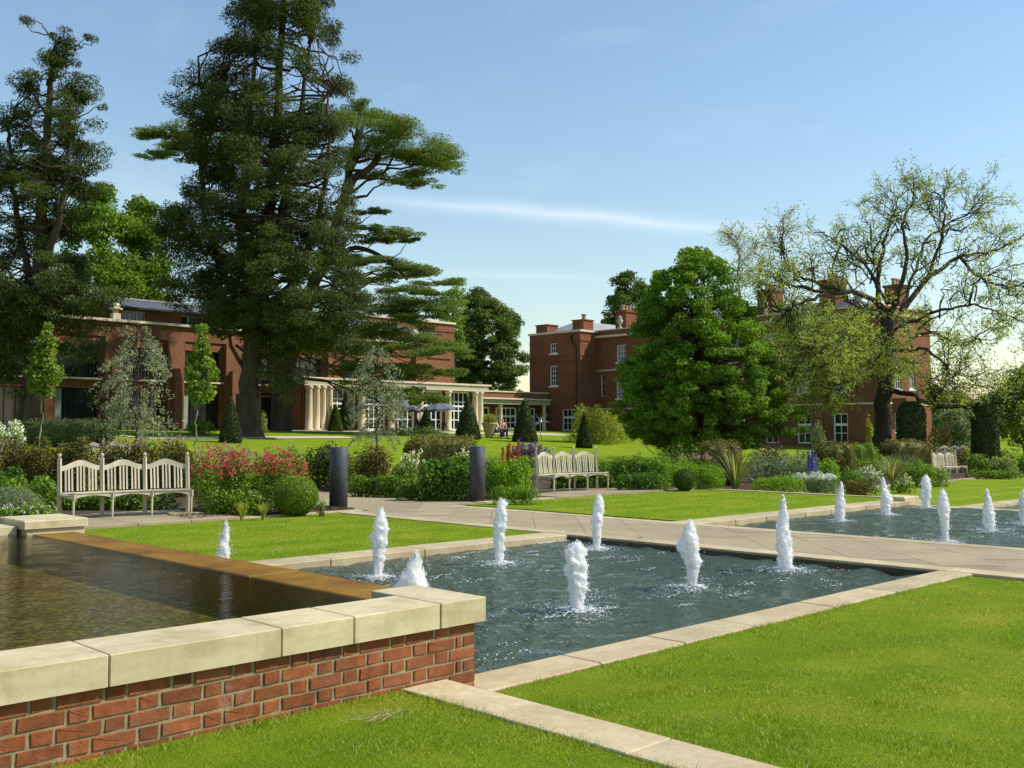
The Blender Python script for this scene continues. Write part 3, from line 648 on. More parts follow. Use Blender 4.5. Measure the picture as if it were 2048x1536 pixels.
    blobs(f, C, np.stack([w * R.uniform(0.7, 1.8, n), w * R.uniform(0.7, 1.8, n), w * R.uniform(0.2, 0.5, n)], 1)); tag(f.build('splash_foam', M['foam'], t), kind='stuff')
    return t
ZW = -0.085
rl = lambda m: (RT[0] * m, RT[1] * m)
jet('leftmost white water jet, rising behind the amber weir against the lawn', *JETS[0], ZW, 0.70, 0.082, 1, rl(0.012), 'taper', [(2.2, .55, .5, .1, .3)])
jet('tall slim water jet with a small bump on its left, in the back row left', *JETS[1], ZW, 0.735, 0.090, 2, rl(0.035), 'column', [(2.4, .60, .5, .09, .5)])
jet('water jet with a bent beak-like top, in the back row middle of the first pool', *JETS[2], ZW, 0.765, 0.088, 3, rl(0.025), 'column', [(-.8, .94, .5, .05, .8)])
jet('round-topped water jet beside the path, back row of the first pool', *JETS[3], ZW, 0.72, 0.085, 4, rl(0.03), 'column', [(-.5, .86, 1.2, .1, .35)])
jet('short splayed water jet just behind the corner coping stone of the brick wall', *JETS[4], ZW, 0.64, 0.115, 5, rl(0.03), 'splay', [(2.4, .62, .6, .12, .8), (-.8, .5, .5, .1, .4)])
jet('thick domed water jet nearest the camera in the middle of the first pool', *JETS[5], ZW, 0.585, 0.105, 6, rl(-0.005), 'dome')
jet('water jet with a wide thin veil on its left, front row of the first pool', *JETS[6], ZW, 0.66, 0.085, 7, rl(-0.01), 'column', [(2.35, .60, .55, .16, 1.3), (-.8, .42, .5, .12, .6)])
jet('tallest pointed water jet at the path end of the first pool, front row', *JETS[7], ZW, 0.84, 0.095, 8, rl(-0.03), 'taper', [(2.3, .55, .6, .18, .25)])
jet('left jet of the second pool, slanting white column in its back row', *JETS2[0], -0.1, 0.66, 0.10, 9, rl(0.03), 'taper')
jet('ragged twin-peaked jet in the middle of the second pool back row', *JETS2[1], -0.1, 0.69, 0.105, 10, rl(-0.04), 'taper', [(-.8, .42, .5, .16, .9)])
jet('back jet of the second pool close to the far weir, below the farthest bench', *JETS2[2], -0.1, 0.655, 0.115, 11, rl(0.02), 'column', [(2.3, .4, .5, .15, .5)])
jet('straight slim jet close to the path in the front row of the second pool', *JETS2[3], -0.1, 0.73, 0.085, 12, rl(-0.02), 'column')
jet('broad tapering jet in the front row of the second pool, near the right edge', *JETS2[4], -0.1, 0.635, 0.105, 13, rl(-0.01), 'taper')
jet('water jet cut by the right edge of the picture', *JETS2[5], -0.1, 0.56, 0.09, 14, rl(0.02), 'column')
def foam_patch(label, pts, z, seed, n):
    R = np.random.default_rng(seed); f = MB(); P = np.array(pts, float)
    k = R.integers(0, len(P), n); C = np.concatenate([P[k, :2] + R.normal(0, 1, (n, 2)) * P[k, 2:3] * np.array([[1.6, .6]]), np.full((n, 1), z)], 1); w = R.uniform(0.003, 0.013, n)
    C[:, 2] += R.uniform(0, 0.008, n); blobs(f, C, np.stack([w, w * R.uniform(.5, 1.2, n), w * 0.3], 1)); tag(f.build('foam', M['foam']), label, 'foam', kind='stuff')
foam_patch('white foam gathered in the path corner of the first pool', [(11.85, 5.22, .05), (11.6, 5.25, .06), (11.35, 5.24, .05), (11.1, 5.22, .04), (11.75, 5.3, .05)], ZW + 0.004, 1, 420)
foam_patch('white foam in the far corner of the first pool', [(11.85, 10.92, .04), (11.6, 10.93, .04), (11.4, 10.92, .04)], ZW + 0.004, 2, 200)
foam_patch('white foam beside the brick wall end', [(4.95, 5.2, .04), (5.2, 5.2, .05), (5.5, 5.18, .05)], ZW + 0.004, 3, 160)
R = np.random.default_rng(44); pts = [(R.uniform(5.1, 11.8), R.uniform(5.4, 10.7), R.uniform(.03, .12)) for _ in range(60)]
foam_patch('scattered foam flecks drifting on the first pool', pts, ZW + 0.012, 4, 1500)
pts = [(R.uniform(15.4, 23.3), R.uniform(5.5, 10.4), R.uniform(.03, .12)) for _ in range(50)]
foam_patch('scattered foam flecks drifting on the second pool', pts, -0.088, 5, 800)

# ================================================================== grass blades
def blades(label, x0, x1, y0, y1, z, dens, hgt, wid, seed, fz=None, keep=None, mat='grassblade'):
    R = np.random.default_rng(seed); n = int(dens * (x1 - x0) * (y1 - y0)); X = R.uniform(x0, x1, n); Y = R.uniform(y0, y1, n)
    if keep is not None: k = keep(X, Y, R); X, Y = X[k], Y[k]; n = len(X)
    Z = np.full(n, z) if fz is None else fz(X, Y)
    clump = 0.75 + 0.5 * np.sin(X * 5.1 + 1.7 * np.sin(Y * 3.3)) * np.sin(Y * 4.3 + 2 * np.sin(X * 2.1))
    h = hgt * R.uniform(0.5, 1.3, n) * np.clip(clump, 0.5, 1.3); a = R.uniform(0, 6.3, n); b = R.uniform(0, 6.3, n); l = h * R.uniform(0.2, 0.95, n)
    P = np.stack([X, Y, Z - 0.004], 1); side = np.stack([np.cos(a), np.sin(a), 0 * a], 1) * (wid * R.uniform(.6, 1.4, n))[:, None]
    tip = P + np.stack([np.cos(b) * l, np.sin(b) * l, h], 1)
    mb = MB(); mb.tris(np.stack([P - side, P + side, tip], 1)); return tag(mb.build('grass', M[mat]), label, 'grass', kind='stuff')
def inview(margin=1.0, nearmax=99):
    def k(X, Y, R):
        d = X * FH[0] + Y * FH[1]; l = X * RT[0] + Y * RT[1]
        ok = (d > 2.6) & (np.abs(l) < d * 0.5 * 1.12 + 0.8)
        return ok & (R.uniform(0, 1, len(X)) < np.clip((7.0 / np.maximum(d, 1)) ** 1.4, 0.10, 1))
    return k
blades('short grass blades of the lawn before the brick wall', 0.3, 3.82, 0.8, 4.80, 0.092, 8000, 0.025, 0.0018, 1, keep=inview())
blades('short grass blades of the large lawn right of the stone strip', 4.15, 11.9, -2.5, 4.75, 0, 7000, 0.025, 0.0020, 2, fz=near_right, keep=inview())
blades('short grass blades of the lawn behind the first pool', 4.95, 12.05, 11.5, 17.3, -0.012, 900, 0.024, 0.004, 3)
blades('short grass blades of the lawn behind the second pool', 15.45, 24.45, 11.3, 17.25, -0.012, 450, 0.024, 0.006, 4)
blades('long grass tufts creeping against the foot of the brick wall', 0.5, 3.8, 4.70, 4.83, 0.092, 3000, 0.048, 0.0020, 5)
blades('long grass fringe along the near pool kerb', 4.6, 11.9, 4.66, 4.755, -0.012, 3200, 0.036, 0.0020, 6)
blades('long grass fringe creeping over the left side of the stone strip', 3.74, 3.86, 1.0, 4.80, 0.095, 3800, 0.036, 0.0020, 7)
blades('long grass fringe along the right side of the stone strip', 4.15, 4.22, 1.0, 4.7, 0.07, 3400, 0.034, 0.0020, 8)
def straw():
    R = np.random.default_rng(5); mb = MB()
    for k in range(26):
        c = np.array([3.35 + R.normal(0, .09), 4.42 + R.normal(0, .05), 0.112 + R.uniform(0, .012)]); a = R.normal(-0.3, 0.7); L = R.uniform(.03, .10); dv = np.array([math.cos(a), math.sin(a), R.uniform(-.1, .1)]) * L
        mb.tube([c - dv, c + dv * .1 + [0, 0, .004], c + dv], 0.0013, 3)
    return mb
M['straw'] = surf('dry_straw', (0.30, 0.25, 0.12), (0.44, 0.37, 0.2), 9, 0.9, 0.1, 40)
tag(straw().build('dry_grass', M['straw'], loc=(3.35, 4.42, 0.12)), 'small scatter of dry straw on the lawn before the brick wall', 'straw', kind='stuff')

# ================================================================== benches
def arc(r, ang): return np.array([r * math.sin(ang), r * math.cos(ang) - 5.3])
BAY = 0.152; RB = 5.3; RFR = 5.3 - 0.50
def bench(name, label, mat):
    t = thing(name, label, 'bench', (0, 0, 0), group='curved three-bay teak garden benches')
    angs = [(-1.5 + k) * BAY for k in range(4)]
    for a in angs:
        x, y = arc(RB, a); q = 0.034
        post = MB().tube([(x, y, 0), (x, y, 0.5), (x, y + 0.03, 0.80), (x, y + 0.05, 1.10)], [q * 1.25] * 4, 4).build('back_post', mat, t, loc=(x, y, 0))
        MB().sphere((x, y + 0.05, 1.150), 0.036, 12, 9).tube([(x, y + .05, 1.095), (x, y + .05, 1.125)], 0.02, 8).build('ball_finial', mat, post, smooth=True)
        x, y = arc(RFR, a); lp = 0.032
        MB().tube([(x, y, 0.47), (x, y, 0.36)], lp * 1.3, 4).tube([(x, y, 0.36), (x, y, 0.345), (x, y, 0.16), (x, y, 0.15), (x, y, 0.0)], [0.028, 0.024, 0.021, 0.023, 0.015], 8).build('front_leg', mat, t, loc=(x, y, 0))
    for b in range(3):
        a0, a1 = angs[b] + 0.007, angs[b + 1] - 0.007; n = 22; s = np.linspace(0, 1, n); A = a0 + (a1 - a0) * s
        P = np.array([arc(RB, x) for x in A]); hump = 0.5 - 0.5 * np.cos(2 * math.pi * s); zt = 0.955 + 0.105 * hump; zb = 0.865 + 0.085 * hump
        yo = 0.03 + 0.06 * (zt - 0.8) / 0.3
        mb = MB(); F = []; V = []
        for i in range(n):
            for (dy, z) in ((-0.018, zb[i]), (0.018, zb[i]), (0.018, zt[i]), (-0.018, zt[i])): V.append((P[i][0], P[i][1] + yo[i] + dy, z))
        for i in range(n - 1):
            for k in range(4): F.append((i * 4 + k, i * 4 + (k + 1) % 4, i * 4 + 4 + (k + 1) % 4, i * 4 + 4 + k))
        mb.add(V, F); mb.add(V[:4], [(3, 2, 1, 0)]); mb.add(V[-4:], [(0, 1, 2, 3)]); mb.build('crest_rail', mat, t, loc=(P[n // 2][0], P[n // 2][1], .8))
        for gset in range(3):
            for q in range(3):
                fr = 0.10 + gset * 0.305 + q * 0.085 + 0.01; aa = a0 + (a1 - a0) * fr; x, y = arc(RB, aa); zt_ = 0.87 + 0.085 * (0.5 - 0.5 * math.cos(2 * math.pi * fr)); yy = 0.012
                w = 0.0155; V = []
                for (z, dy) in ((0.49, 0.0), (zt_, 0.045)):
                    for (sx, sy) in ((-1, -1), (1, -1), (1, 1), (-1, 1)): V.append((x + sx * w, y + dy + sy * 0.008, z))
                MB().add(V, [(0, 1, 5, 4), (1, 2, 6, 5), (2, 3, 7, 6), (3, 0, 4, 7), (4, 5, 6, 7), (3, 2, 1, 0)]).build('back_slat', mat, t, loc=(x, y, .49))
        # seat panel, dished a little towards the back, and the arched apron under its front edge
        m = 9; mb = MB(); sa = np.linspace(angs[b] + 0.002, angs[b + 1] - 0.002, 10); rr = np.linspace(RFR - 0.03, RB + 0.01, m)
        X = np.array([[arc(r, a)[0] for r in rr] for a in sa]); Y = np.array([[arc(r, a)[1] for r in rr] for a in sa]); u = np.linspace(0, 1, m)[None]
        Z = 0.495 - 0.035 * np.sin(u * math.pi * 0.75) + 0 * X
        mb.grid(Y * 0 + X, Y, Z); mb.grid(X, Y, Z - 0.028)
        for c in (0, m - 1): mb.grid(np.stack([X[:, c]] * 2, 1), np.stack([Y[:, c]] * 2, 1), np.stack([Z[:, c], Z[:, c] - 0.028], 1))
        for c in (0, 9): mb.grid(np.stack([X[c]] * 2, 1), np.stack([Y[c]] * 2, 1), np.stack([Z[c], Z[c] - 0.028], 1))
        mb.build('seat_panel', mat, t, loc=(*arc(RFR, sa[5]), .47))
        a0, a1 = angs[b] + 0.009, angs[b + 1] - 0.009; A = a0 + (a1 - a0) * s; P = np.array([arc(RFR, x) for x in A]); zb = 0.385 + 0.045 * np.sin(math.pi * s); V = []; F = []
        for i in range(n):
            for (dy, z) in ((-0.014, zb[i]), (0.014, zb[i]), (0.014, 0.466), (-0.014, 0.466)): V.append((P[i][0], P[i][1] + dy, z))
        for i in range(n - 1):
            for k in range(4): F.append((i * 4 + k, i * 4 + (k + 1) % 4, i * 4 + 4 + (k + 1) % 4, i * 4 + 4 + k))
        MB().add(V, F).build('apron', mat, t, loc=(P[n // 2][0], P[n // 2][1], .42))
        A = angs[b] + (angs[b + 1] - angs[b]) * np.linspace(0, 1, 6); MB().tube([(*arc(RB, x), 0.42) for x in A], 0.03, 4).build('rear_rail', mat, t)
    for a in angs:
        p, q = arc(RB, a), arc(RFR, a); MB().tube([(p[0], p[1], 0.425), (q[0], q[1], 0.425)], 0.028, 4).build('side_rail', mat, t)
    return t
b1 = bench('garden_bench', 'pale weathered teak bench with three arched bays beside the red valerian', M['teak'])
b1.location = (8.50, 19.25, 0.036); b1.rotation_euler = (0, 0, math.radians(-6))
b2 = copy_tree(b1); b2.location = (20.62, 18.95, 0.036); b2.rotation_euler = (0, 0, math.radians(0)); b2['label'] = 'pale teak bench on the stone terrace right of the second dark pillar'
b3 = copy_tree(b1); b3.location = (44.0, 18.5, -0.312); b3.rotation_euler = (0, 0, 0); b3['label'] = 'farthest pale teak bench, small at the right of the flower border'
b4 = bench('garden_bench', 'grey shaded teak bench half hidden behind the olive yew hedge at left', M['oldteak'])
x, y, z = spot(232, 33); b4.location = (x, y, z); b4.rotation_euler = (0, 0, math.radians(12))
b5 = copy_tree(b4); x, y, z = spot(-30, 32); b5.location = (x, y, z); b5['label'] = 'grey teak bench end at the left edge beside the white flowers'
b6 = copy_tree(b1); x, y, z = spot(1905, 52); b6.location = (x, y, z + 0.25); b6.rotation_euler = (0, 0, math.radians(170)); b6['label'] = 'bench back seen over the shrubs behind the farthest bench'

# ================================================================== dark stone pillars
def bollard(label, x, y, r, h, seed):
    pr = [(r, -0.1), (r, h - 0.008), (r - 0.008, h), (r * 0.82, h), (r * 0.80, h - 0.02), (0.001, h - 0.02)]
    o = MB().lathe(pr, 40, (x, y, 0)).build('stone_pillar', M['granite'], loc=(x, y, 0), smooth=False)
    me = o.data; me.polygons.foreach_set('use_smooth', [abs(p.normal.z) < 0.3 for p in me.polygons]); return tag(o, label, 'pillar', 'dark round pillars flanking the path')
bollard('dark round stone pillar left of the path, beside the clipped box ball', 12.85, 18.40, 0.195, 1.30, 1)
bollard('dark round stone pillar right of the path, before the green border', 16.35, 17.80, 0.185, 1.285, 2)
# ================================================================== buildings
def window(parent, axis, c, a0, a1, z0, z1, nx, nz, mat='glass', bar=0.04, frame=0.07, sill=None, depth=0.12, trans=None, name='window', fmat='white'):
    """axis 'y': in a wall facing -Y at y = c, spanning x a0..a1; axis 'x': in a wall facing -X at x = c, spanning y a0..a1. > frame, pane, sill"""
    def bx(mb, u0, u1, n0, n1, z0, z1):
        if axis == 'y': mb.box(u0, u1, c + n0, c + n1, z0, z1)
        else: mb.box(c + n0, c + n1, u0, u1, z0, z1)
    loc = ((a0 + a1) / 2, c, z0) if axis == 'y' else (c, (a0 + a1) / 2, z0)
    w = MB()
    bx(w, a0, a0 + frame, -0.03, depth, z0, z1); bx(w, a1 - frame, a1, -0.03, depth, z0, z1)
    bx(w, a0 + frame, a1 - frame, -0.03, depth, z1 - frame, z1); bx(w, a0 + frame, a1 - frame, -0.03, depth, z0, z0 + frame)
    for i in range(1, nx): u = a0 + frame + (a1 - a0 - 2 * frame) * i / nx; bx(w, u - bar / 2, u + bar / 2, 0.0, 0.05, z0 + frame, z1 - frame)
    zs = [z0 + frame + (z1 - z0 - 2 * frame) * j / nz for j in range(1, nz)]
    for q in zs: bx(w, a0 + frame, a1 - frame, 0.003, 0.053, q - bar / 2, q + bar / 2)
    if trans: bx(w, a0 + frame, a1 - frame, -0.012, 0.07, trans - 0.07, trans + 0.07)
    o = w.build(name, M[fmat], parent, loc=loc)
    g = MB(); bx(g, a0 + frame, a1 - frame, 0.058, 0.070, z0 + frame, z1 - frame); g.build('pane', M[mat], o)
    if sill: s = MB(); bx(s, a0 - 0.12, a1 + 0.12, -0.14, 0.02, z0 - 0.14, z0 - 0.003); s.build('sill', M['white'], o)
    return o
def wallwith(mb, axis, c, u0, u1, z0, z1, holes, thick=0.5):
    """a wall slab facing -axis with rectangular openings (u0,u1,z0,z1)"""
    us = sorted({u0, u1, *[h[0] for h in holes], *[h[1] for h in holes]}); zs = sorted({z0, z1, *[h[2] for h in holes], *[h[3] for h in holes]})
    for a, b in zip(us[:-1], us[1:]):
        run = None
        for p, q in list(zip(zs[:-1], zs[1:])) + [(None, None)]:
            solid = p is not None and not any(h[0] <= a + 1e-6 and b <= h[1] + 1e-6 and h[2] <= p + 1e-6 and q <= h[3] + 1e-6 for h in holes)
            if solid: run = (run[0], q) if run else (p, q)
            elif run:
                if axis == 'y': mb.box(a, b, c, c + thick, run[0], run[1])
                else: mb.box(c, c + thick, a, b, run[0], run[1])
                run = None
# ---- left: long three-storey brick block, attic set back under a slate roof
A = thing('brick_hotel_wing', 'long modern brick wing with set-back slate-roofed attic behind the conifers', 'building', (38, 70, 1.8))
XL, XR, YF = 12.0, 61.0, 70.0
pil = [16.2 + 4.55 * k for k in range(10)]
holes = []; wins = []
for p, q in zip(pil[:-1], pil[1:]):
    m = (p + q) / 2
    holes += [(m - 1.45, m + 1.45, 1.8, 4.65), (m - 1.45, m + 1.45, 5.35, 7.6)]; wins.append(m)
wl = MB(); wallwith(wl, 'y', YF, XL, XR, 1.2, 9.3, holes, 0.45); wl.box(XL, XR, YF + 6, YF + 6.3, 1.2, 9.2); wl.box(XR - 0.4, XR - .02, YF + .46, YF + 6, 1.2, 9.3); wl.build('wall', M['far_brick'], A)
for p in pil:
    MB().box(p - 0.62, p + 0.62, YF - 0.55, YF - .002, 1.2, 8.2).box(p - 0.30, p + 0.30, YF - 0.95, YF - 0.552, 1.2, 6.2).build('pilaster', M['far_brick'], A)
    MB().box(p - 0.66, p + 0.66, YF - 0.60, YF - 0.556, 2.4, 2.52).build('stone_band', M['greystone'], A)
for i, m in enumerate(wins):
    o = window(A, 'y', YF + 0.3, m - 1.45, m + 1.45, 1.8, 4.65, 4, 1, frame=0.05, bar=0.05, fmat='dark', name='garden_door')
    if i % 2 == 0 or i == 3: MB().box(m - 1.42, m - 0.95, YF + 0.24, YF + 0.262, 1.85, 4.6).build('curtain', M['curtain'], o)
    window(A, 'y', YF + 0.3, m - 1.45, m + 1.45, 5.35, 7.6, 3, 1, frame=0.05, bar=0.05, fmat='dark', name='upper_window')
    b = MB().box(m - 1.5, m + 1.5, YF - 0.30, YF - 0.26, 6.35, 6.40)
    for k in range(13): b.box(m - 1.48 + k * 0.246, m - 1.455 + k * 0.246, YF - 0.29, YF - 0.27, 5.36, 6.35)
    b.build('balcony_rail', M['dark'], A)
    MB().box(m - 1.62, m + 1.62, YF - 0.34, YF - .003, 5.22, 5.34).build('balcony_ledge', M['stone'], A)
MB().box(XL, XR + 0.1, YF - 0.25, YF + 0.5, 9.302, 9.48).build('parapet_coping', M['stone'], A)
MB().box(XL, XR, YF - 0.12, YF - .004, 8.25, 8.5).build('cornice', M['far_brick'], A)
at = MB(); aw = []; ah = []
for m in wins: ah.append((m - 0.9, m + 0.9, 9.3, 10.35))
wallwith(at, 'y', YF + 1.6, XL, XR - 1.2, 9.2, 10.6, ah, 0.3); at.build('attic_wall', M['far_brick'], A)
for m in wins: window(A, 'y', YF + 1.75, m - 0.9, m + 0.9, 9.3, 10.35, 3, 1, frame=0.05, bar=0.06, fmat='white', name='attic_window')
roof = MB(); e = 0.6
V = [(XL, YF + 0.9, 10.55), (XR - 0.4, YF + 0.9, 10.55), (XR - 0.4, YF + 8, 10.55), (XL, YF + 8, 10.55), (XL, YF + 3.2, 11.35), (XR - 4.2, YF + 3.2, 11.35), (XR - 4.2, YF + 6, 11.35), (XL, YF + 6, 11.35)]
roof.add(V, [(0, 1, 5, 4), (1, 2, 6, 5), (2, 3, 7, 6), (4, 5, 6, 7), (0, 3, 2, 1)]); roof.build('roof', M['slate'], A)
MB().box(XL, XR - 4.1, YF + 3.1, YF + 6.1, 11.352, 11.47).build('roof_edge', M['lead'], A)
MB().box(XL, XR - 0.35, YF + 0.82, YF + 0.898, 10.42, 10.56).build('gutter', M['dark'], A)
for k in (1, 3, 5, 8, 9):
    p = pil[k] + (0.3 if k < 9 else -0.2)
    f = MB().box(p - 0.26, p + 0.26, YF - 0.16, YF + 0.36, 9.482, 9.9).lathe([(0.18, 0), (0.2, 0.25), (0.45, 0.27), (0.45, 0.36), (0.34, 0.40), (0.30, 0.60), (0.16, 0.74), (0.001, 0.78)], 14, (p, YF + .1, 9.9))
    f.build('stone_finial', M['stone'], A)
eb = MB().box(53.5, 64.2, 73.2, 86, 1.2, 11.85).build('end_block', M['far_brick'], A)
MB().box(53.4, 64.35, 73.05, 86.1, 11.852, 12.05).build('coping', M['stone'], eb); MB().box(53.48, 64.25, 73.12, 73.198, 11.1, 11.2).build('string_course', M['far_brick'], eb)
# ---- the glazed garden room with pale columns
G = thing('glazed_garden_room', 'glazed single-storey garden room with pale stone columns and white doors', 'building', (53, 66, 1.75))
def XP(px, y):
    t = (px - 1024) / 2050; c, s = math.cos(TH), math.sin(TH); return y * (c + s * t) / (s - c * t)
YG = 66.0; cols = [XP(p, YG) for p in (639, 652.5, 717, 776.5, 834, 890, 943.5, 953.7)]
x0, x1 = XP(606, YG), XP(958, YG)
MB().box(x0 - .3, x1 + 0.5, YG - 0.70, YG + 3.9, 5.25, 5.62).build('entablature', M['greystone'], G)
MB().box(x0 - .5, x1 + 0.75, YG - 0.80, YG + 3.95, 5.622, 5.78).build('cornice', M['stone'], G)
MB().box(x0 - .4, x1 + 0.6, YG - 0.76, YG - .702, 5.15, 5.248).build('moulding', M['stone'], G)
pr = [(0.36, 0), (0.36, 0.12), (0.29, 0.2), (0.28, 1.2), (0.25, 3.1), (0.28, 3.16), (0.34, 3.25), (0.34, 3.4)]
for c in cols + [x0 + 0.25, x0 + 0.9]: MB().lathe(pr, 16, (c, YG - 0.42, 1.75)).build('column', M['stone'], G, smooth=True)
MB().box(x0 - .3, x1 + .4, YG - 1.2, YG + 3.9, 1.2, 1.748).build('plinth', M['paving'], G)
MB().box(x0, x1, YG + 3.0, YG + 3.2, 1.75, 5.2).box(x0, x0 + .2, YG + .1, YG + 3, 1.75, 5.2).box(x1 - .2, x1, YG + .1, YG + 3, 1.75, 5.2).build('inner_wall', M['far_brick'], G)
bays = [(cols[1], cols[2]), (cols[2], cols[3]), (cols[3], cols[4]), (cols[4], cols[5]), (cols[5], cols[6])]
for i, (a, b) in enumerate(bays):
    window(G, 'y', YG, a + 0.35, b - 0.35, 1.76, 5.14, 4, 4, bar=0.085, frame=0.16, trans=3.85, depth=0.10, name='glazed_bay')
    MB().box(a - 0.33, a + 0.33, YG - 0.1, YG + 0.2, 1.75, 5.149).build('brick_pier', M['far_brick'], G)
MB().box(cols[6] - 0.34, x1, YG - 0.1, YG + 0.2, 1.75, 5.149).box(x0, cols[1] - .36, YG - .1, YG + .2, 1.75, 5.149).build('brick_pier', M['far_brick'], G)
# ---- the low link to the mansion
K = thing('link_colonnade', 'low brick link with one stone column joining garden room and mansion', 'building', (65, 68, 1.75))
k0, k1 = x1 + 0.8, 71.0; YK = 67.4
MB().box(k0, k1, YK + 1.2, YK + 1.6, 1.2, 4.2).build('wall', M['far_brick'], K)
MB().box(k0, k1 + .05, YK - 0.35, YK + 3, 4.2, 4.62).build('entablature', M['greystone'], K); MB().box(k0 - .02, k1 + 0.06, YK - 0.6, YK + 3.1, 4.622, 4.76).build('cornice', M['stone'], K)
MB().box(k0, k1 + .02, YK - 0.1, YK + 3, 4.762, 5.28).build('parapet', M['far_brick'], K); MB().box(k0, k1 + .04, YK - 0.2, YK + 3.05, 5.282, 5.40).build('coping', M['stone'], K)
pk = [(0.27, 0), (0.27, 0.1), (0.2, 0.17), (0.19, 1.2), (0.17, 2.2), (0.24, 2.32), (0.24, 2.44)]
kx = XP(1001, YK); MB().lathe(pk, 16, (kx, YK, 1.75)).build('column', M['stone'], K, smooth=True)
MB().lathe(pk, 16, (k1 - 0.5, YK, 1.75)).build('column', M['stone'], K, smooth=True)
for a, b in ((k0 + 0.3, kx - 0.45), (kx + 0.45, kx + 3.0), (kx + 3.5, k1 - 0.7)): window(K, 'y', YK + 1.05, a, b, 1.76, 3.95, 4, 3, bar=0.09, frame=0.14, trans=3.1, name='garden_door')
MB().box(k0, k1, YK - 0.8, YK + 1.2, 1.2, 1.748).build('plinth', M['paving'], K)
# ---- the mansion
B = thing('brick_mansion', 'old red brick mansion with tall sash windows, parapet and chimneys', 'building', (75, 50, 1.2))
MX, MY0, MY1 = 73.4, 35.0, 63.3
# tall end block beside the link
h1 = [(66.25, 67.15, 9.15, 10.1), (66.2, 67.2, 6.05, 7.95), (63.9, 65.6, 1.8, 3.8)]
eb = MB(); wallwith(eb, 'x', 71.1, 63.3, 69.9, 1.0, 11.0, h1, 0.45)
eb.box(71.551, 80, 63.3, 63.6, 1.0, 11.0); eb.box(71.551, 80, 69.6, 69.9, 1.0, 11.0); eb.build('wall', M['mansion_brick'], B)
window(B, 'x', 71.22, 66.25, 67.15, 9.15, 10.1, 3, 2, sill=True, frame=0.07); window(B, 'x', 71.22, 66.2, 67.2, 6.05, 7.95, 3, 4, sill=True, frame=0.08); window(B, 'x', 71.22, 63.9, 65.6, 1.8, 3.8, 3, 3, trans=3.0, frame=0.08, name='garden_door')
MB().box(70.98, 80.1, 63.16, 70.0, 11.002, 11.2).build('coping', M['stone'], B)
for z in (10.15, 8.75, 8.3): MB().box(71.04, 71.098, 63.24, 69.9, z, z + 0.1).box(71.1, 73.38, 63.24, 63.298, z, z + 0.1).build('string_course', M['mansion_brick'], B)
MB().add([(72, 63.9, 11.2), (80, 63.9, 11.2), (80, 69.4, 11.2), (72, 69.4, 11.2), (74.5, 66.6, 12.5), (80, 66.6, 12.5)], [(0, 1, 5, 4), (2, 3, 4, 5)]).add([(72, 63.9, 11.2), (74.5, 66.6, 12.5), (72, 69.4, 11.2)], [(0, 1, 2)]).build('roof', M['lead'], B)
for (cx, cy, s, h) in ((72.2, 68.6, 0.75, 0.75), (72.6, 64.3, 0.7, 0.95)):
    ch = MB().box(cx - s, cx + s, cy - s, cy + s, 11.202, 11.2 + h).box(cx - s - .08, cx + s + .08, cy - s - .08, cy + s + .08, 11.2 + h + .002, 11.3 + h).build('chimney_stack', M['mansion_brick'], B)
    if h > 0.8: MB().lathe([(0.2, 0), (0.2, 0.35), (0.26, 0.4), (0.26, 0.5)], 12, (cx - .3, cy - .4, 12.25)).build('chimney_pot', M['terracotta'], ch)
dp = MB().sphere((70.98, 64.35, 10.62), 0.16, 8, 6).tube([(70.98, 64.35, 10.6), (70.98, 64.3, 10.0), (70.98, 63.75, 9.55), (70.98, 63.7, 9.3), (70.98, 63.7, 1.8)], 0.06, 6).build('drainpipe', M['dark'], B)
# main garden front
hs = []; ws = []
for yc in (60.3, 56.2, 52.2, 48.2, 44.6, 41.7, 38.6):
    hs += [(yc - 0.6, yc + 0.6, 0.75, 3.1), (yc - 0.6, yc + 0.6, 4.75, 6.85), (yc - 0.55, yc + 0.55, 8.1, 9.7)]; ws.append(yc)
hs2 = [(62.35, 62.75, 5.0, 7.0)]
mf = MB(); wallwith(mf, 'x', MX, MY0, MY1 - 0.002, 0.2, 10.5, hs + hs2, 0.45)
eh = [(77.6, 78.6, 5.0, 7.3), (75.0, 76.2, 4.9, 7.2), (75.0, 76.2, 0.8, 3.1)]
wallwith(mf, 'y', MY0, MX + 0.451, 81.5, 0.2, 10.5, eh, 0.4); mf.box(81.2, 81.5, MY0 + .401, 63, 0.2, 10.5); mf.build('wall', M['mansion_brick'], B)
for yc in ws:
    window(B, 'x', MX + 0.12, yc - 0.6, yc + 0.6, 0.75, 3.1, 2, 3, frame=0.09, bar=0.05, trans=2.2, name='sash_window'); window(B, 'x', MX + 0.12, yc - 0.6, yc + 0.6, 4.75, 6.85, 3, 4, sill=True, mat='blind', frame=0.08, name='sash_window'); window(B, 'x', MX + 0.12, yc - 0.55, yc + 0.55, 8.1, 9.7, 3, 3, sill=True, mat='blind', frame=0.08, name='sash_window')
window(B, 'x', MX + 0.12, 62.35, 62.75, 5.0, 7.0, 1, 3, name='sash_window', frame=0.05)
window(B, 'y', MY0 + 0.12, 77.6, 78.6, 5.0, 7.3, 3, 4, sill=True, name='sash_window'); window(B, 'y', MY0 + 0.12, 75.0, 76.2, 4.9, 7.2, 3, 4, sill=True, name='sash_window'); window(B, 'y', MY0 + 0.12, 75.0, 76.2, 0.8, 3.1, 2, 3, name='sash_window')
MB().box(MX - 0.06, MX - .002, MY0 - .06, MY1 - .1, 3.75, 3.87).box(MX, 81.5, MY0 - 0.06, MY0 - .002, 3.75, 3.87).build('string_course', M['stone'], B)
MB().box(MX - 0.05, MX - .003, MY0 - .05, MY1 - .12, 7.35, 7.5).build('string_course', M['greystone'], B)
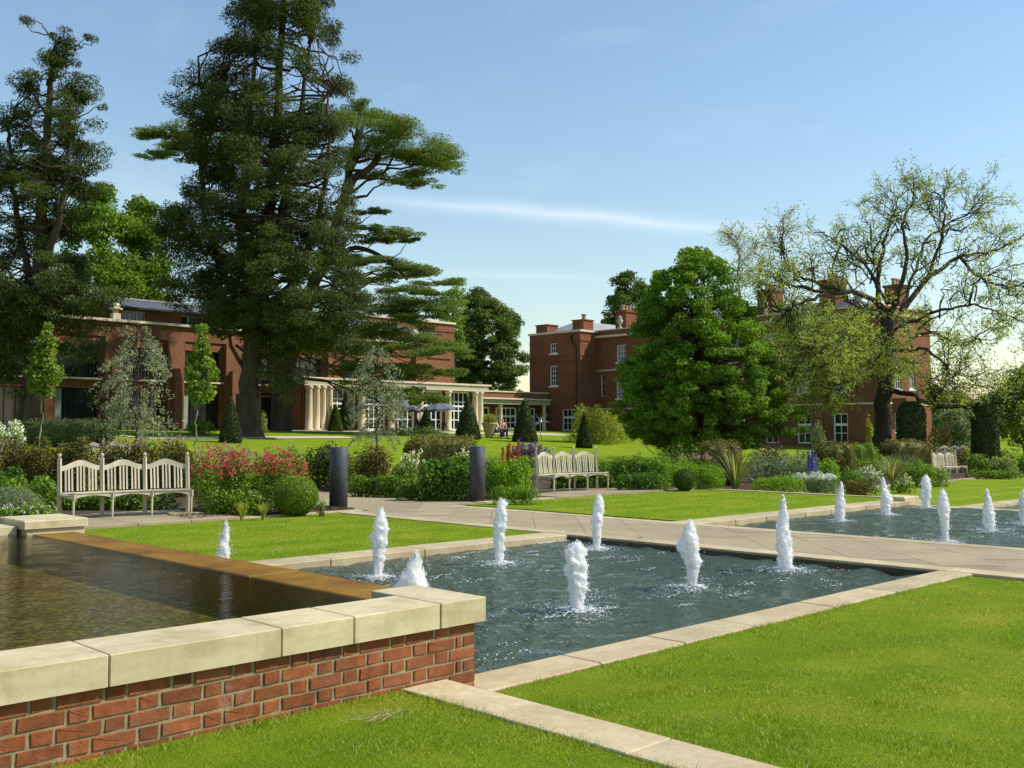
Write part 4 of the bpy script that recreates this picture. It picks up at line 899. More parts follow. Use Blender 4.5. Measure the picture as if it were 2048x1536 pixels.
MB().box(MX - 0.22, 81.7, MY0 - 0.22, MY1 - .01, 10.502, 10.7).build('cornice', M['stone'], B)
par = MB().box(MX, MX + 0.4, MY0 + .4, MY1 - .02, 10.702, 11.15); par.box(MX, 81.5, MY0, MY0 + 0.4, 10.702, 11.15); par.build('parapet', M['mansion_brick'], B)
MB().box(MX - .05, MX + .45, MY0 + .45, MY1 - .02, 11.152, 11.25).box(MX - .05, 81.55, MY0 - .05, MY0 + .45, 11.152, 11.25).build('parapet_coping', M['stone'], B)
MB().add([(MX + .5, MY0 + .5, 10.8), (81, MY0 + .5, 10.8), (81, 62.5, 10.8), (MX + .5, 62.5, 10.8), (77, 39, 12.3), (77, 59, 12.3)], [(1, 2, 5, 4), (3, 0, 4, 5)]).add([(MX + .5, MY0 + .5, 10.8), (81, MY0 + .5, 10.8), (77, 39, 12.3)], [(0, 1, 2)]).build('roof', M['slate'], B)
for (cx, cy, sx, h) in ((75.5, 61.4, 0.8, 1.7), (76.5, 46.5, 0.9, 2.3), (77, 41.0, 0.9, 2.6), (79.5, 36.8, .8, 2.0)):
    ch = MB().box(cx - sx, cx + sx, cy - sx * .8, cy + sx * .8, 10.75, 11.2 + h).box(cx - sx - .1, cx + sx + .1, cy - sx * .8 - .1, cy + sx * .8 + .1, 11.2 + h + .002, 11.4 + h).build('chimney_stack', M['mansion_brick'], B)
    for k in (-1, 0, 1): MB().lathe([(0.17, 0), (0.15, 0.4), (0.2, 0.45), (0.2, 0.55)], 10, (cx + k * .5, cy, 11.4 + h)).build('chimney_pot', M['terracotta'], ch)
for cy in (60.6, 57.2, 53.2, 49.2, 45.2, 41.2, 37):
    MB().lathe([(0.22, 0), (0.22, 0.12), (0.09, 0.2), (0.09, 0.34), (0.26, 0.55), (0.30, 0.75), (0.16, 0.92), (0.22, 1.0), (0.05, 1.2), (0.001, 1.25)], 14, (MX + 0.2, cy, 11.25)).build('stone_urn', M['greystone'], B, smooth=True)
# shallow bay at the right end of the garden front
for za, zb in ((0.2, 0.7), (3.2, 4.2)): MB().prism([(74.6, MY0 - .001), (75.0, MY0 - 0.9), (76.4, MY0 - 0.9), (76.9, MY0 - .001)], za, zb).build('bay', M['mansion_brick'], B)
# gravel walks on the far lawn
def walk(label, pts, wdt, mat='gravel'):
    P = np.array(pts, float); mb = MB(); n = 40; t = np.linspace(0, 1, n)
    L = P[0][None] + (P[1] - P[0])[None] * t[:, None]; nrm = np.array([-(P[1] - P[0])[1], (P[1] - P[0])[0]]); nrm = nrm / np.linalg.norm(nrm) * wdt / 2
    X = np.stack([L[:, 0] - nrm[0], L[:, 0] + nrm[0]], 1); Y = np.stack([L[:, 1] - nrm[1], L[:, 1] + nrm[1]], 1); mb.grid(X, Y, terrain(X, Y) + 0.03); return tag(mb.build('path', M[mat]), label, kind='structure')
walk('pale gravel walk crossing the far lawn before the brick wing', [spot(250, 56)[:2], spot(700, 66)[:2]], 2.2)
walk('pale terrace walk before the garden room', [spot(560, 74)[:2], spot(1130, 84)[:2]], 4.5)
# ================================================================== foliage
def leafcards(P, size, nrm=None, k=0.5, asp=0.45, tang=None, tk=0.5, R=rng):
    n = len(P); N = R.normal(size=(n, 3))
    N = unit(N) if nrm is None else unit(unit(N) * (1 - k) + nrm * k)
    A = unit(R.normal(size=(n, 3)))
    if tang is not None: A = A * (1 - tk) + tang * tk
    T = unit(A - (A * N).sum(1, keepdims=True) * N); B = np.cross(N, T); s = (np.asarray(size) * R.uniform(0.65, 1.35, n))[:, None]
    f = N * s * 0.10
    return np.stack([P - T * s * .5, P + B * s * asp * .5 + f, P + T * s * .5, P - B * s * asp * .5 + f], 1)
def ell(c, r, n, R, lo=0.45):
    u = unit(R.normal(size=(n, 3))); q = (lo ** 3 + (1 - lo ** 3) * R.uniform(0, 1, n)) ** (1 / 3)
    q = q * (1 + 0.16 * np.sin(u[:, 0] * 5 + c[0]) * np.sin(u[:, 1] * 5 + c[1]) + 0.14 * np.sin(u[:, 2] * 7 + c[2] * 2))
    return c + u * q[:, None] * np.asarray(r), u
def pos(px, py, d): # point of the place seen at (px, py) d metres ahead
    return np.array([0, 0, EYE]) + d * (FW + RT * (px - 1024) / 2050 + UP * (768 - py) / 2050)
def wiggle(a, b, n, amp, R, sag=0.0):
    t = np.linspace(0, 1, n)[:, None]; P = a + (b - a) * t; L = np.linalg.norm(b - a)
    w = np.cumsum(R.normal(0, 1, (n, 3)), 0); w = w - t * w[-1]; P = P + w * amp * L / n; P[:, 2] += (-sag * 4 * t * (1 - t) * L)[:, 0]; return P
class Tree:
    def __init__(s, name, label, px, d, bark, leaf, seed, group=None, pybase=None):
        s.R = np.random.default_rng(seed); s.d = d; s.base = np.array(spot(px, d)); s.t = thing(name, label, 'tree', tuple(s.base), group=group)
        s.w = MB(); s.l = MB(); s.bark = bark; s.leaf = leaf; s.nl = 0
    def limb(s, P, r0, r1, n=6, e=1.0): 
        m = len(P); s.w.tube(P, r0 + (r1 - r0) * np.linspace(0, 1, m) ** e, n, cap=False); return s
    def clump(s, c, r, n, size, asp=0.45, k=0.5, up=0.0, droop=0.0, lo=0.45, tk=0.55):
        P, u = ell(np.asarray(c), r, n, s.R, lo); nrm = unit(u + np.array([0, 0, up])); tg = unit(u * np.array([1, 1, 0.4]) + np.array([0, 0, -droop])) if droop else None
        s.l.cards(leafcards(P, size, nrm, k, asp, tg, tk, s.R)); s.nl += n; return s
    def finish(s, crown='crown', trunk='trunk'):
        if s.w.v: s.w.build(trunk, M[s.bark], s.t, smooth=True)
        s.l.build(crown, M[s.leaf], s.t); return s.t
    def outline(s, rows, nclump, rad, ncard, size, flat=0.8, dep=0.8, stems=None, seedgap=0, holes=0.0, br=0.07, inner=0.06, **kw):
        """clumps spread through a round crown whose half-widths follow rows (py, left px, right px)"""
        rows = np.array(rows, float); R = s.R; ys = rows[:, 0]; w = (rows[:, 2] - rows[:, 1]); cw = np.cumsum((w[1:] + w[:-1]) / 2 * np.diff(ys)); cw = cw / cw[-1]
        cs = []
        while len(cs) < nclump:
            q = R.uniform(); i = int(np.searchsorted(cw, q)); py = ys[i] + (ys[i + 1] - ys[i]) * R.uniform()
            pl = np.interp(py, ys, rows[:, 1]); pr = np.interp(py, ys, rows[:, 2]); cx = (pl + pr) / 2; hw = (pr - pl) / 2
            a = R.uniform(0, 2 * math.pi); rho = math.sqrt(R.uniform(inner, 1.0)); hwm = hw * s.d / 2050; rc = rad * R.uniform(0.7, 1.3)
            rc = min(rc, max(hwm * 0.8, 0.25)); hwi = max(hwm - rc * 0.75, 0.05)
            z = height(py, s.d); c0 = pos(cx, py, s.d); c = c0 + RT * hwi * rho * math.cos(a) + FH * hwi * dep * rho * math.sin(a)
            if holes and math.sin(c[0] * 0.9 + seedgap) + math.sin(c[1] * 0.8 + 1.3 * seedgap) + math.sin(c[2] * 0.95 + 2.1 * seedgap) > 2.2 - 1.6 * holes: continue
            s.clump(c, (rc, rc, rc * flat), int(ncard * (rc / rad) ** 2), size, **kw); cs.append((c, rc, c0))
            if br:
                if stems is not None:
                    st = stems[int(R.integers(len(stems)))]; zz = c[2] - R.uniform(0.1, 0.6) * (1.0 + np.linalg.norm((c - c0)[:2]) * 0.55); j = int(np.argmin(np.abs(st[:, 2] - zz))); a0 = st[j]
                else: a0 = np.array([s.base[0], s.base[1], max(s.base[2] + 0.6, c[2] - 0.4 * np.linalg.norm(c[:2] - s.base[:2]) - 0.5)])
                s.limb(wiggle(a0, c, 7, 0.5, R, 0.05), br * R.uniform(0.7, 1.4), br * 0.22, 5)
        return cs
# ---- T1 the big many-stemmed conifer
T = Tree('giant_conifer', 'tallest dark conifer with thick trunk, reaching the top of the picture', 498, 62, 'bark', 'cypress', 11)
b = T.base; stems = []
def stem(pts, r0, r1, n=10):
    P = np.array([pos(px, py, T.d + dd) for px, py, dd in pts]); t = np.linspace(0, 1, len(P)); q = np.linspace(0, 1, 26); S_ = np.stack([np.interp(q, t, P[:, i]) for i in range(3)], 1)
    S_[1:-1] = (S_[:-2] + S_[1:-1] * 2 + S_[2:]) / 4; S_ += np.concatenate([[[0, 0, 0]], T.R.normal(0, 0.05, (25, 3))]); T.limb(S_, r0, r1, n, 0.8); stems.append(S_)
flare = [(1.30, -0.4), (1.05, 0.0), (0.84, 0.5), (0.76, 1.5), (0.74, 2.6)]
fl = MB(); th = np.arange(20) * 2 * math.pi / 20
V = np.array([[[b[0] + r * (1 + 0.10 * math.sin(5 * a + 1) + .05 * math.sin(9 * a)) * math.cos(a), b[1] + r * (1 + 0.10 * math.sin(5 * a + 1) + .05 * math.sin(9 * a)) * math.sin(a), b[2] + z] for a in th] for r, z in flare])
i, j = np.meshgrid(np.arange(4), np.arange(20), indexing='ij'); k = (j + 1) % 20
T.w.add(V.reshape(-1, 3), np.stack([i * 20 + j, i * 20 + k, (i + 1) * 20 + k, (i + 1) * 20 + j], -1).reshape(-1, 4))
stem([(498, 855, 0), (500, 780, 0), (506, 680, 0), (520, 560, 0), (535, 440, .2), (548, 300, 0), (560, 120, 0), (575, -120, 0)], 0.78, 0.15)
stem([(512, 640, 0), (545, 500, 1), (575, 380, 1.4), (600, 220, 1), (625, 60, 1)], 0.42, 0.08, 8)
stem([(505, 600, 0), (480, 470, -1), (490, 330, -1.4), (505, 180, -1), (515, 20, -.6)], 0.40, 0.08, 8)
stem([(508, 660, 0), (450, 560, .6), (410, 440, 1), (400, 300, 1.2), (420, 180, 1)], 0.34, 0.06, 7)
stem([(512, 650, 0), (590, 560, -.8), (640, 430, -1.2), (660, 300, -1.4), (655, 180, -1)], 0.36, 0.06, 7)
kw = dict(asp=0.30, k=0.3, droop=0.9, lo=0.1)
rows = [(-110, 530, 610), (-40, 470, 660), (20, 440, 680), (70, 470, 690), (120, 400, 712), (180, 340, 715), (240, 345, 705), (300, 350, 715), (360, 335, 722), (420, 305, 725), (480, 290, 725), (540, 335, 740), (600, 380, 760), (650, 420, 765), (700, 520, 740)]
T.outline(rows, 500, 0.78, 430, 0.185, flat=0.62, stems=stems, holes=0.75, seedgap=2.0, br=0.06, inner=0.16, **kw)
for (px, py, r, dd) in ((470, 35, 1.0, 0), (485, 60, .9, .5), (350, 200, 1.0, 0), (375, 165, 1.2, .5), (405, 140, 1.1, 0), (330, 450, 1.2, 0), (345, 480, 1.1, -.5), (375, 500, 1.3, .4), (700, 115, .8, 0), (690, 180, .9, 0), (560, 770, 1.1, -1.2), (540, 745, 1.0, -1.2), (590, 760, .9, -1), (575, 800, .7, -1.2), (560, 710, 1.1, -1), (620, 690, 1.2, -1), (670, 670, 1.1, -1), (700, 690, 1.0, -1), (640, 650, 1.2, -1), (720, 640, 1.0, 0), (700, 600, 1.2, 0), (690, 710, 1.0, -1), (735, 690, .8, -1), (440, 640, .9, 0), (660, 330, 1.3, -1), (640, 250, 1.3, -1), (560, 250, 1.3, -2), (480, 300, 1.3, -2), (520, 380, 1.3, -2.4), (600, 400, 1.3, -2.4), (450, 400, 1.3, -2), (560, 500, 1.2, -2.6), (620, 540, 1.3, -2.2), (480, 520, 1.1, -2.5), (600, 600, 1.2, -2.2), (540, 620, 1.0, -2.4), (370, 540, .9, 0), (400, 560, 1, -.5), (430, 585, 1, -.5), (380, 590, .9, .5), (345, 560, .8, 0), (420, 620, .9, 0), (450, 610, .9, -1), (365, 620, .8, 0), (400, 655, .8, -.5), (440, 665, .8, -.5), (345, 600, .7, 0), (670, 420, 1.1, -1.5), (690, 470, 1.0, -1.5), (650, 480, 1.1, -2), (680, 530, 1.1, -1.5), (700, 570, 1.0, -1.5), (650, 590, 1.1, -2), (690, 380, 1.0, -1.2), (660, 640, 1.0, -2), (710, 620, .9, -1.5), (590, 650, .9, -2)):
    c = pos(px, py, T.d + dd); T.clump(c, (r * .9, r * .9, r * .55), int(430 * r * r), 0.185, **kw); j = int(np.argmin(np.abs(stems[0][:, 2] - (c[2] + .2)))); T.limb(wiggle(stems[0][j], c, 8, .5, T.R, -.03 if py < 500 else .12), .1, .02, 5)
for q in range(34):
    px, py = T.R.uniform(325, 480), T.R.uniform(540, 690)
    if py > 690 - abs(px - 420) * .9: continue
    r = T.R.uniform(.55, .95); c = pos(px, py, T.d + T.R.uniform(-2, 2)); T.clump(c, (r, r, r * .55), int(400 * r * r), 0.185, **kw); j = int(np.argmin(np.abs(stems[0][:, 2] - (c[2] + .8)))); T.limb(wiggle(stems[0][j], c, 8, .5, T.R, .08), .06, .02, 5)
# the low bare limb reaching left
T.limb(wiggle(stems[0][4], pos(400, 640, 61), 9, .5, T.R, -.1), .16, .04, 6); T.limb(wiggle(stems[0][5], pos(700, 645, 61), 9, .5, T.R, .08), .16, .04, 6)
T.finish()
# ---- T2 the left conifer
T = Tree('conifer', 'ragged dark conifer with twisted bare tips at the left edge', 66, 58, 'bark', 'cypress', 12); stems = []
stem([(66, 850, 0), (70, 700, 0), (78, 560, 0), (85, 400, 0), (95, 260, .3), (100, 150, 0), (118, 80, 0)], 0.62, 0.06, 9)
stem([(75, 600, 0), (40, 480, 1), (20, 330, 1), (15, 240, 1)], 0.28, 0.05, 6); stem([(78, 560, 0), (120, 440, -1), (140, 330, -1), (140, 200, -.5)], 0.28, 0.05, 6)
rows = [(75, 100, 150), (120, 85, 160), (160, 25, 180), (205, 10, 200), (260, -50, 205), (330, -70, 195), (400, -80, 200), (480, -90, 190), (560, -100, 195), (620, -90, 150), (690, -90, 60), (760, -80, 30)]
T.outline(rows, 270, 0.66, 400, 0.175, flat=0.6, stems=stems, holes=0.8, seedgap=4.0, br=0.05, inner=0.16, **kw)
for (px, py, r) in ((55, 42, .42), (50, 38, .35), (185, 78, .40), (175, 74, .3), (130, 62, .42), (138, 80, .35), (118, 85, .5), (110, 75, .4), (40, 165, .8), (60, 155, .8), (20, 225, .8), (0, 240, .8), (185, 185, .7), (205, 215, .35), (190, 250, .7), (180, 160, .6), (195, 325, .8), (205, 300, .7), (170, 300, .9), (205, 375, .6), (90, 110, .55), (120, 125, .6), (150, 125, .4), (30, 700, 1.2), (10, 740, 1.1), (45, 660, 1.1), (130, 640, 1.0), (170, 650, 1.0), (215, 600, .9), (190, 690, .8), (160, 610, 1.0), (100, 600, .9), (130, 620, .9), (190, 620, .8), (215, 590, .7), (110, 650, .9), (150, 680, .8), (175, 700, .7), (50, 640, .9), (20, 620, .9), (30, 690, .9), (50, 720, .8), (10, 760, .8), (35, 785, .7), (0, 690, .9), (80, 660, .8)):
    c = pos(px, py, T.d - .4); T.clump(c, (r, r, r * .62), int(420 * r * r) + 70, 0.17, **kw); j = int(np.argmin(np.abs(stems[0][:, 2] - (c[2] - r - .6)))); T.limb(wiggle(stems[0][j], c, 9, .7, T.R, -.04), .055, .02, 5)
for q in range(44):
    px, py = T.R.uniform(-20, 235), T.R.uniform(555, 715)
    if py > 800 - px * .75 + 60: continue
    r = T.R.uniform(.5, .95); c = pos(px, py, T.d + T.R.uniform(-2.5, 2)); T.clump(c, (r, r, r * .55), int(400 * r * r), 0.175, **kw); j = int(np.argmin(np.abs(stems[0][:, 2] - (c[2] + .8)))); T.limb(wiggle(stems[0][j], c, 8, .5, T.R, .08), .05, .02, 5)
T.finish()
# ---- T3 the cedar with flat tiers
T = Tree('cedar', 'spreading cedar with flat bright green tiers to the right of the giant conifer', 560, 73, 'bark', 'cedar', 13); stems = []
stem([(562, 872, 0), (566, 800, 0), (580, 700, 0), (615, 600, 0), (655, 500, 0), (688, 400, 0), (700, 330, 0), (720, 260, 0)], 0.72, 0.22, 10)
stem([(552, 872, .6), (560, 760, .8), (578, 640, 1), (583, 540, 1), (575, 420, 1), (560, 320, 1)], 0.5, 0.2, 8)
main = stems[0]
plates = [(760, 250, 70, 20), (800, 272, 80, 24), (850, 298, 62, 24), (812, 318, 78, 22), (868, 325, 48, 18), (742, 232, 52, 20), (720, 215, 35, 16), (800, 350, 58, 12), (838, 366, 42, 10), (765, 300, 60, 22), (700, 240, 50, 22), (890, 318, 28, 10),
          (330, 270, 52, 9), (305, 268, 34, 7), (345, 295, 45, 10), (320, 310, 36, 8), (372, 285, 40, 14), (400, 260, 50, 18), (745, 425, 32, 10), (790, 462, 44, 11), (757, 478, 42, 11), (815, 478, 22, 7), (725, 455, 30, 10),
          (772, 528, 72, 15), (832, 540, 66, 15), (872, 562, 44, 12), (742, 556, 52, 13), (800, 578, 60, 11), (720, 520, 40, 12), (832, 605, 82, 15), (892, 618, 40, 11), (770, 622, 62, 13), (850, 632, 50, 10),
          (792, 650, 62, 17), (742, 668, 46, 14), (830, 684, 74, 19), (880, 702, 50, 13), (780, 700, 54, 17), (905, 690, 26, 8), (850, 738, 58, 17), (800, 745, 52, 17), (895, 742, 32, 11), (752, 735, 48, 16), (822, 785, 46, 16), (772, 780, 62, 18), (858, 798, 36, 13), (722, 768, 50, 18), (700, 735, 45, 16)]
for (px, py, rx, ry) in plates:
    dd = T.R.uniform(-2.4, 1.6); c = pos(px, py, T.d + dd); k_ = T.d / 2050; rx_, rz_ = rx * k_ * 1.18, max(ry * k_ * 0.85, 0.22)
    for q in range(14):
        u_ = T.R.uniform(-.85, .85); c2 = c + RT * u_ * rx_ + FH * T.R.uniform(-.7, .7) * rx_ + np.array([0, 0, T.R.uniform(-.5, .5) * rz_ - .25 * rz_ * u_ * u_ * 2])
        T.clump(c2, (rx_ * .34, rx_ * .34, rz_ * .42), int(90 + 34 * rx_ * rx_), 0.17, asp=0.32, k=0.5, up=1.2, lo=0.1, droop=.15)
    st = main if px > 480 else stems[1]; j = int(np.argmin(np.abs(st[:, 2] - (c[2] + 2.2 if py > 560 else c[2] - 0.4 - 0.10 * np.linalg.norm(c - st[12]))))); T.limb(wiggle(st[j], c - np.array([0, 0, rz_ * .5]), 9, .45, T.R, .05 if py > 400 else -.10), .13 if py < 560 else .08, .02, 5)
    for q in range(5): T.limb(wiggle(c - np.array([0, 0, rz_ * .4]), c + RT * T.R.uniform(-.8, .8) * rx_ + FH * T.R.uniform(-.6, .6) * rx_, 5, .3, T.R), .035, .01, 4)
def pl(pts, r0, r1, dd=0, n=7):
    P = np.array([pos(a, b_, T.d + dd) for a, b_ in pts]); t = np.linspace(0, 1, len(P)); q = np.linspace(0, 1, 18); S_ = np.stack([np.interp(q, t, P[:, i]) for i in range(3)], 1)
    for _ in range(3): S_[1:-1] = (S_[:-2] + S_[1:-1] * 2 + S_[2:]) / 4
    T.limb(S_, r0, r1, n)
pl([(692, 380), (705, 355), (730, 345), (752, 325), (762, 300), (790, 292)], .32, .12, -1.5); pl([(690, 340), (705, 322), (735, 300), (745, 270)], .30, .1, -1.5); pl([(700, 385), (712, 358), (745, 350)], .14, .05, -1.6); pl([(660, 600), (690, 490), (740, 500), (785, 525), (815, 560)], .24, .07, -1.2)
T.finish()
# ---- leafy trees built from outlines
def leafy(name, label, px, d, rows, seed, leaf, n, rad, ncard, size, group=None, trunk=(0.3, 0.1), flat=0.75, holes=0.2, bark='bark', tw=None, **kw):
    global T, stems
    T = Tree(name, label, px, d, bark, leaf, seed, group); stems = []
    top = rows[0][0]; mid = rows[0][0] + 0.2 * (rows[-1][0] - rows[0][0]); cxt = (rows[0][1] + rows[0][2]) / 2
    b0 = 865 + (EYE - T.base[2]) * 2050 / d
    stem([(px, b0 + 4, 0), (px + (cxt - px) * .3, b0 + (mid - b0) * .5, 0), (cxt, mid, 0)], trunk[0], trunk[1], 8)
    T.outline(rows, n, rad, ncard, size, flat=flat, stems=stems, holes=holes, seedgap=seed, **kw); return T.finish()
leafy('chestnut_tree', 'large dense fresh green chestnut tree in front of the mansion', 1398, 50, [(504, 1355, 1425), (535, 1312, 1462), (575, 1285, 1492), (620, 1270, 1520), (660, 1258, 1542), (700, 1242, 1565), (740, 1226, 1582), (780, 1216, 1598), (820, 1212, 1614), (860, 1238, 1618), (890, 1280, 1530), (905, 1330, 1440)], 21, 'chestnut', 640, 0.42, 200, 0.15, trunk=(.35, .08), flat=0.62, holes=0.0, asp=0.5, k=0.45, up=0.7, droop=0.5, lo=0.25, br=0.025, inner=0.35)
leafy('chestnut_tree', 'dark rounded tree between the brick wing and the mansion', 975, 112, [(580, 935, 965), (600, 910, 1010), (635, 893, 1042), (680, 885, 1056), (730, 880, 1062), (790, 880, 1062), (840, 900, 1050)], 22, 'darkchestnut', 300, 0.8, 190, 0.30, flat=0.7, holes=0.1, asp=0.55, k=0.6, up=0.4, lo=0.4, br=0)
leafy('park_tree', 'round tree showing above the mansion roof', 1252, 128, [(548, 1232, 1268), (570, 1210, 1298), (600, 1198, 1312), (640, 1192, 1325), (700, 1190, 1330)], 23, 'darkchestnut', 150, 0.8, 150, 0.30, holes=0.4, asp=0.55, k=0.5, lo=0.3, br=.05)
leafy('park_tree', 'bright spring green tree behind the left brick wing roof, left one', 205, 104, [(383, 180, 235), (410, 140, 262), (450, 125, 275), (510, 115, 285), (580, 110, 290), (660, 120, 280)], 24, 'lime_green', 120, 1.1, 190, 0.36, holes=0.15, asp=0.6, k=0.55, up=.4, lo=.4, br=0, group='park trees behind the brick wing')
leafy('park_tree', 'bright spring green tree behind the left brick wing roof, right one', 300, 108, [(405, 260, 310), (430, 235, 330), (470, 225, 348), (530, 225, 358), (600, 230, 362), (680, 240, 350)], 25, 'lime_green', 110, 1.1, 190, 0.36, holes=0.15, asp=0.6, k=0.55, up=.4, lo=.4, br=0, group='park trees behind the brick wing')
leafy('park_tree', 'pale green tree tip just above the cedar tiers at the brick end block', 905, 100, [(555, 895, 918), (580, 880, 930), (620, 870, 935), (700, 870, 935)], 26, 'green', 26, 0.7, 120, 0.3, holes=.4, br=.03)
leafy('park_tree', 'leafy green tree at the right edge beside the yew drums', 2055, 60, [(740, 2035, 2085), (765, 1998, 2110), (800, 1990, 2130), (840, 1995, 2130), (890, 2000, 2120)], 27, 'lime_green', 70, 0.65, 170, 0.2, holes=.2, br=.03, up=.3)
leafy('park_tree', 'small olive green tree in the gap right of the mansion', 1915, 85, [(818, 1900, 1940), (835, 1878, 1955), (860, 1870, 1965), (890, 1875, 1960)], 28, 'greygreen', 40, 0.7, 140, 0.26, holes=.3, br=.03)
leafy('maple_sapling', 'young green maple with pale stem at far left', 78, 36, [(650, 92, 104), (685, 72, 112), (720, 60, 118), (750, 45, 128), (775, 48, 122), (790, 65, 100)], 29, 'maple', 46, 0.22, 75, 0.13, trunk=(.035, .012), holes=.2, bark='palebark', br=.012, asp=.75)
leafy('maple_sapling', 'young green maple with pale stem left of the giant trunk', 390, 42, [(655, 400, 410), (690, 385, 422), (725, 372, 430), (760, 362, 442), (790, 368, 445), (805, 380, 430)], 30, 'maple', 44, 0.26, 75, 0.15, trunk=(.04, .012), holes=.2, bark='palebark', br=.012, asp=.75)
# ---- silver pears: weeping, see-through
def silverpear(label, px, d, top, bot, hw, seed):
    global T, stems
    T = Tree('silver_pear', label, px, d, 'bark', 'silver', seed, 'silver weeping pears'); stems = []; R = T.R
    b0 = 865 + (EYE - T.base[2]) * 2050 / d; stem([(px, b0 + 3, 0), (px + 2, (b0 + top) / 2, 0), (px + 3, top + 6, 0)], .05, .015, 6)
    for q in range(84):
        f = R.uniform(0, 1) ** .8; py = top + 8 + f * (bot - top) * .88; a = R.uniform(0, 2 * math.pi); L = hw * d / 2050 * (0.35 + .65 * ss((f + .08) / .5)) * R.uniform(.55, 1.1)
        a0 = pos(px + 2, py, d); mid = a0 + (RT * math.cos(a) + FH * math.sin(a)) * L * .75 + np.array([0, 0, .18 * R.uniform(-.2, 1)]); end = a0 + (RT * math.cos(a) + FH * math.sin(a)) * L + np.array([0, 0, -R.uniform(.25, .85)])
        t = np.linspace(0, 1, 8)[:, None]; P = (1 - t) ** 2 * a0 + 2 * t * (1 - t) * mid + t * t * end; P += R.normal(0, .02, P.shape); T.limb(P, .012, .004, 4)
        n = 62; u = R.uniform(.25, 1, n) ** .8; C = np.stack([np.interp(u, t[:, 0], P[:, i]) for i in range(3)], 1) + R.normal(0, .055, (n, 3)); T.l.cards(leafcards(C, .085, None, .3, .30, None, .3, R))
    T.finish()
silverpear('silver leaved weeping pear rising above the near bench', 272, 29, 640, 872, 82, 31)
silverpear('silver leaved weeping pear between the two dark pillars', 752, 33, 680, 885, 70, 32)
# ---- T8 the wide sparse walnut
T = Tree('walnut_tree', 'wide spreading walnut with dark limbs and sparse yellow-green spring leaves', 1764, 54, 'darkbark', 'walnut', 33); R = T.R; stems = []
stem([(1762, 912, 0), (1764, 850, 0), (1768, 780, 0), (1775, 700, 0), (1778, 640, 0)], .52, .34, 10)
limbs = [[(1776, 690, 0), (1752, 576, 1), (1764, 504, 1.5), (1778, 448, 2), (1800, 392, 2)], [(1776, 645, 0), (1800, 576, -1), (1815, 504, -1), (1800, 448, -1.5), (1832, 396, -2)], [(1785, 650, 0), (1858, 552, 1), (1920, 513, 2), (1990, 504, 2), (2050, 468, 2)], [(1850, 560, 0.5), (1880, 488, 0), (1890, 432, -1), (1878, 388, -1)],
         [(1780, 624, 0), (1720, 585, -2), (1650, 585, -3), (1590, 569, -3), (1535, 556, -3)], [(1775, 608, 0), (1730, 528, 2), (1690, 496, 3), (1635, 460, 4)], [(1690, 585, -2), (1612, 560, -1), (1572, 532, 0), (1560, 488, 0)], [(1790, 660, 0), (1880, 617, -2), (1960, 609, -3), (2050, 645, -3)], [(1788, 700, 0), (1850, 660, 2), (1930, 690, 3), (2005, 640, 3)],
         [(1772, 730, 0), (1700, 700, -2), (1650, 718, -3), (1585, 745, -4)], [(1772, 700, 0), (1720, 655, 2), (1650, 642, 3), (1585, 655, 4)], [(1776, 780, 0), (1820, 788, -1), (1862, 812, -2), (1880, 780, -2.5), (1925, 738, -3)], [(1862, 812, -2), (1940, 812, -2.5), (2000, 806, -3), (2070, 785, -3)], [(1778, 700, 0), (1860, 700, -3), (1900, 740, -4), (1880, 770, -4)], [(1800, 624, 1), (1830, 544, 3), (1850, 472, 4), (1930, 432, 4), (1960, 404, 4)], [(1770, 640, 1), (1700, 608, 4), (1660, 544, 5), (1690, 472, 5)], [(1920, 513, 2), (1960, 560, 0), (2020, 576, -1), (2070, 560, -1)],
         [(1740, 690, 0), (1690, 660, -4), (1630, 690, -5), (1600, 700, -5)], [(1770, 740, 0), (1720, 760, -3), (1660, 770, -4)], [(1650, 585, -3), (1600, 608, -4), (1560, 624, -4), (1530, 608, -4)]]
def grow(P, r, lvl, leafy_):
    """side branches all along a limb, then twigs, then leaf tufts"""
    L = np.linalg.norm(np.diff(P, axis=0), axis=1).sum(); n = {1: 14, 2: 8}[lvl] if lvl < 3 else 0
    ln = {1: (1.5, 3.2), 2: (0.6, 1.5)}.get(lvl)
    for k in range(n):
        f = R.uniform(.22, 1.0); i = min(int(f * (len(P) - 1)), len(P) - 2); a0 = P[i] + (P[i + 1] - P[i]) * R.uniform()
        dv = unit(P[i + 1] - P[i]); s_ = unit(R.normal(size=3) * np.array([1, 1, .8])); dirn = unit(dv * .75 + s_ * .9 + np.array([0, 0, .16])); le = R.uniform(*ln) * (1.15 - .4 * f)
        Q = wiggle(a0, a0 + dirn * le, 6, .55, R, -.05); rr = r * (.55 - .25 * f); T.limb(Q, max(rr, .013), .007, 4); grow(Q, max(rr, .02), lvl + 1, leafy_)
        if lvl == 2:
            m = int((13 if a0[2] > height(640, 54) else 22) * leafy_); u = R.uniform(.3, 1.05, m); C = Q[0] + (Q[-1] - Q[0]) * u[:, None] + R.normal(0, .11, (m, 3)); T.l.cards(leafcards(C, .13, None, .3, .45, np.tile([[0, 0, -1.0]], (m, 1)), .35, R))
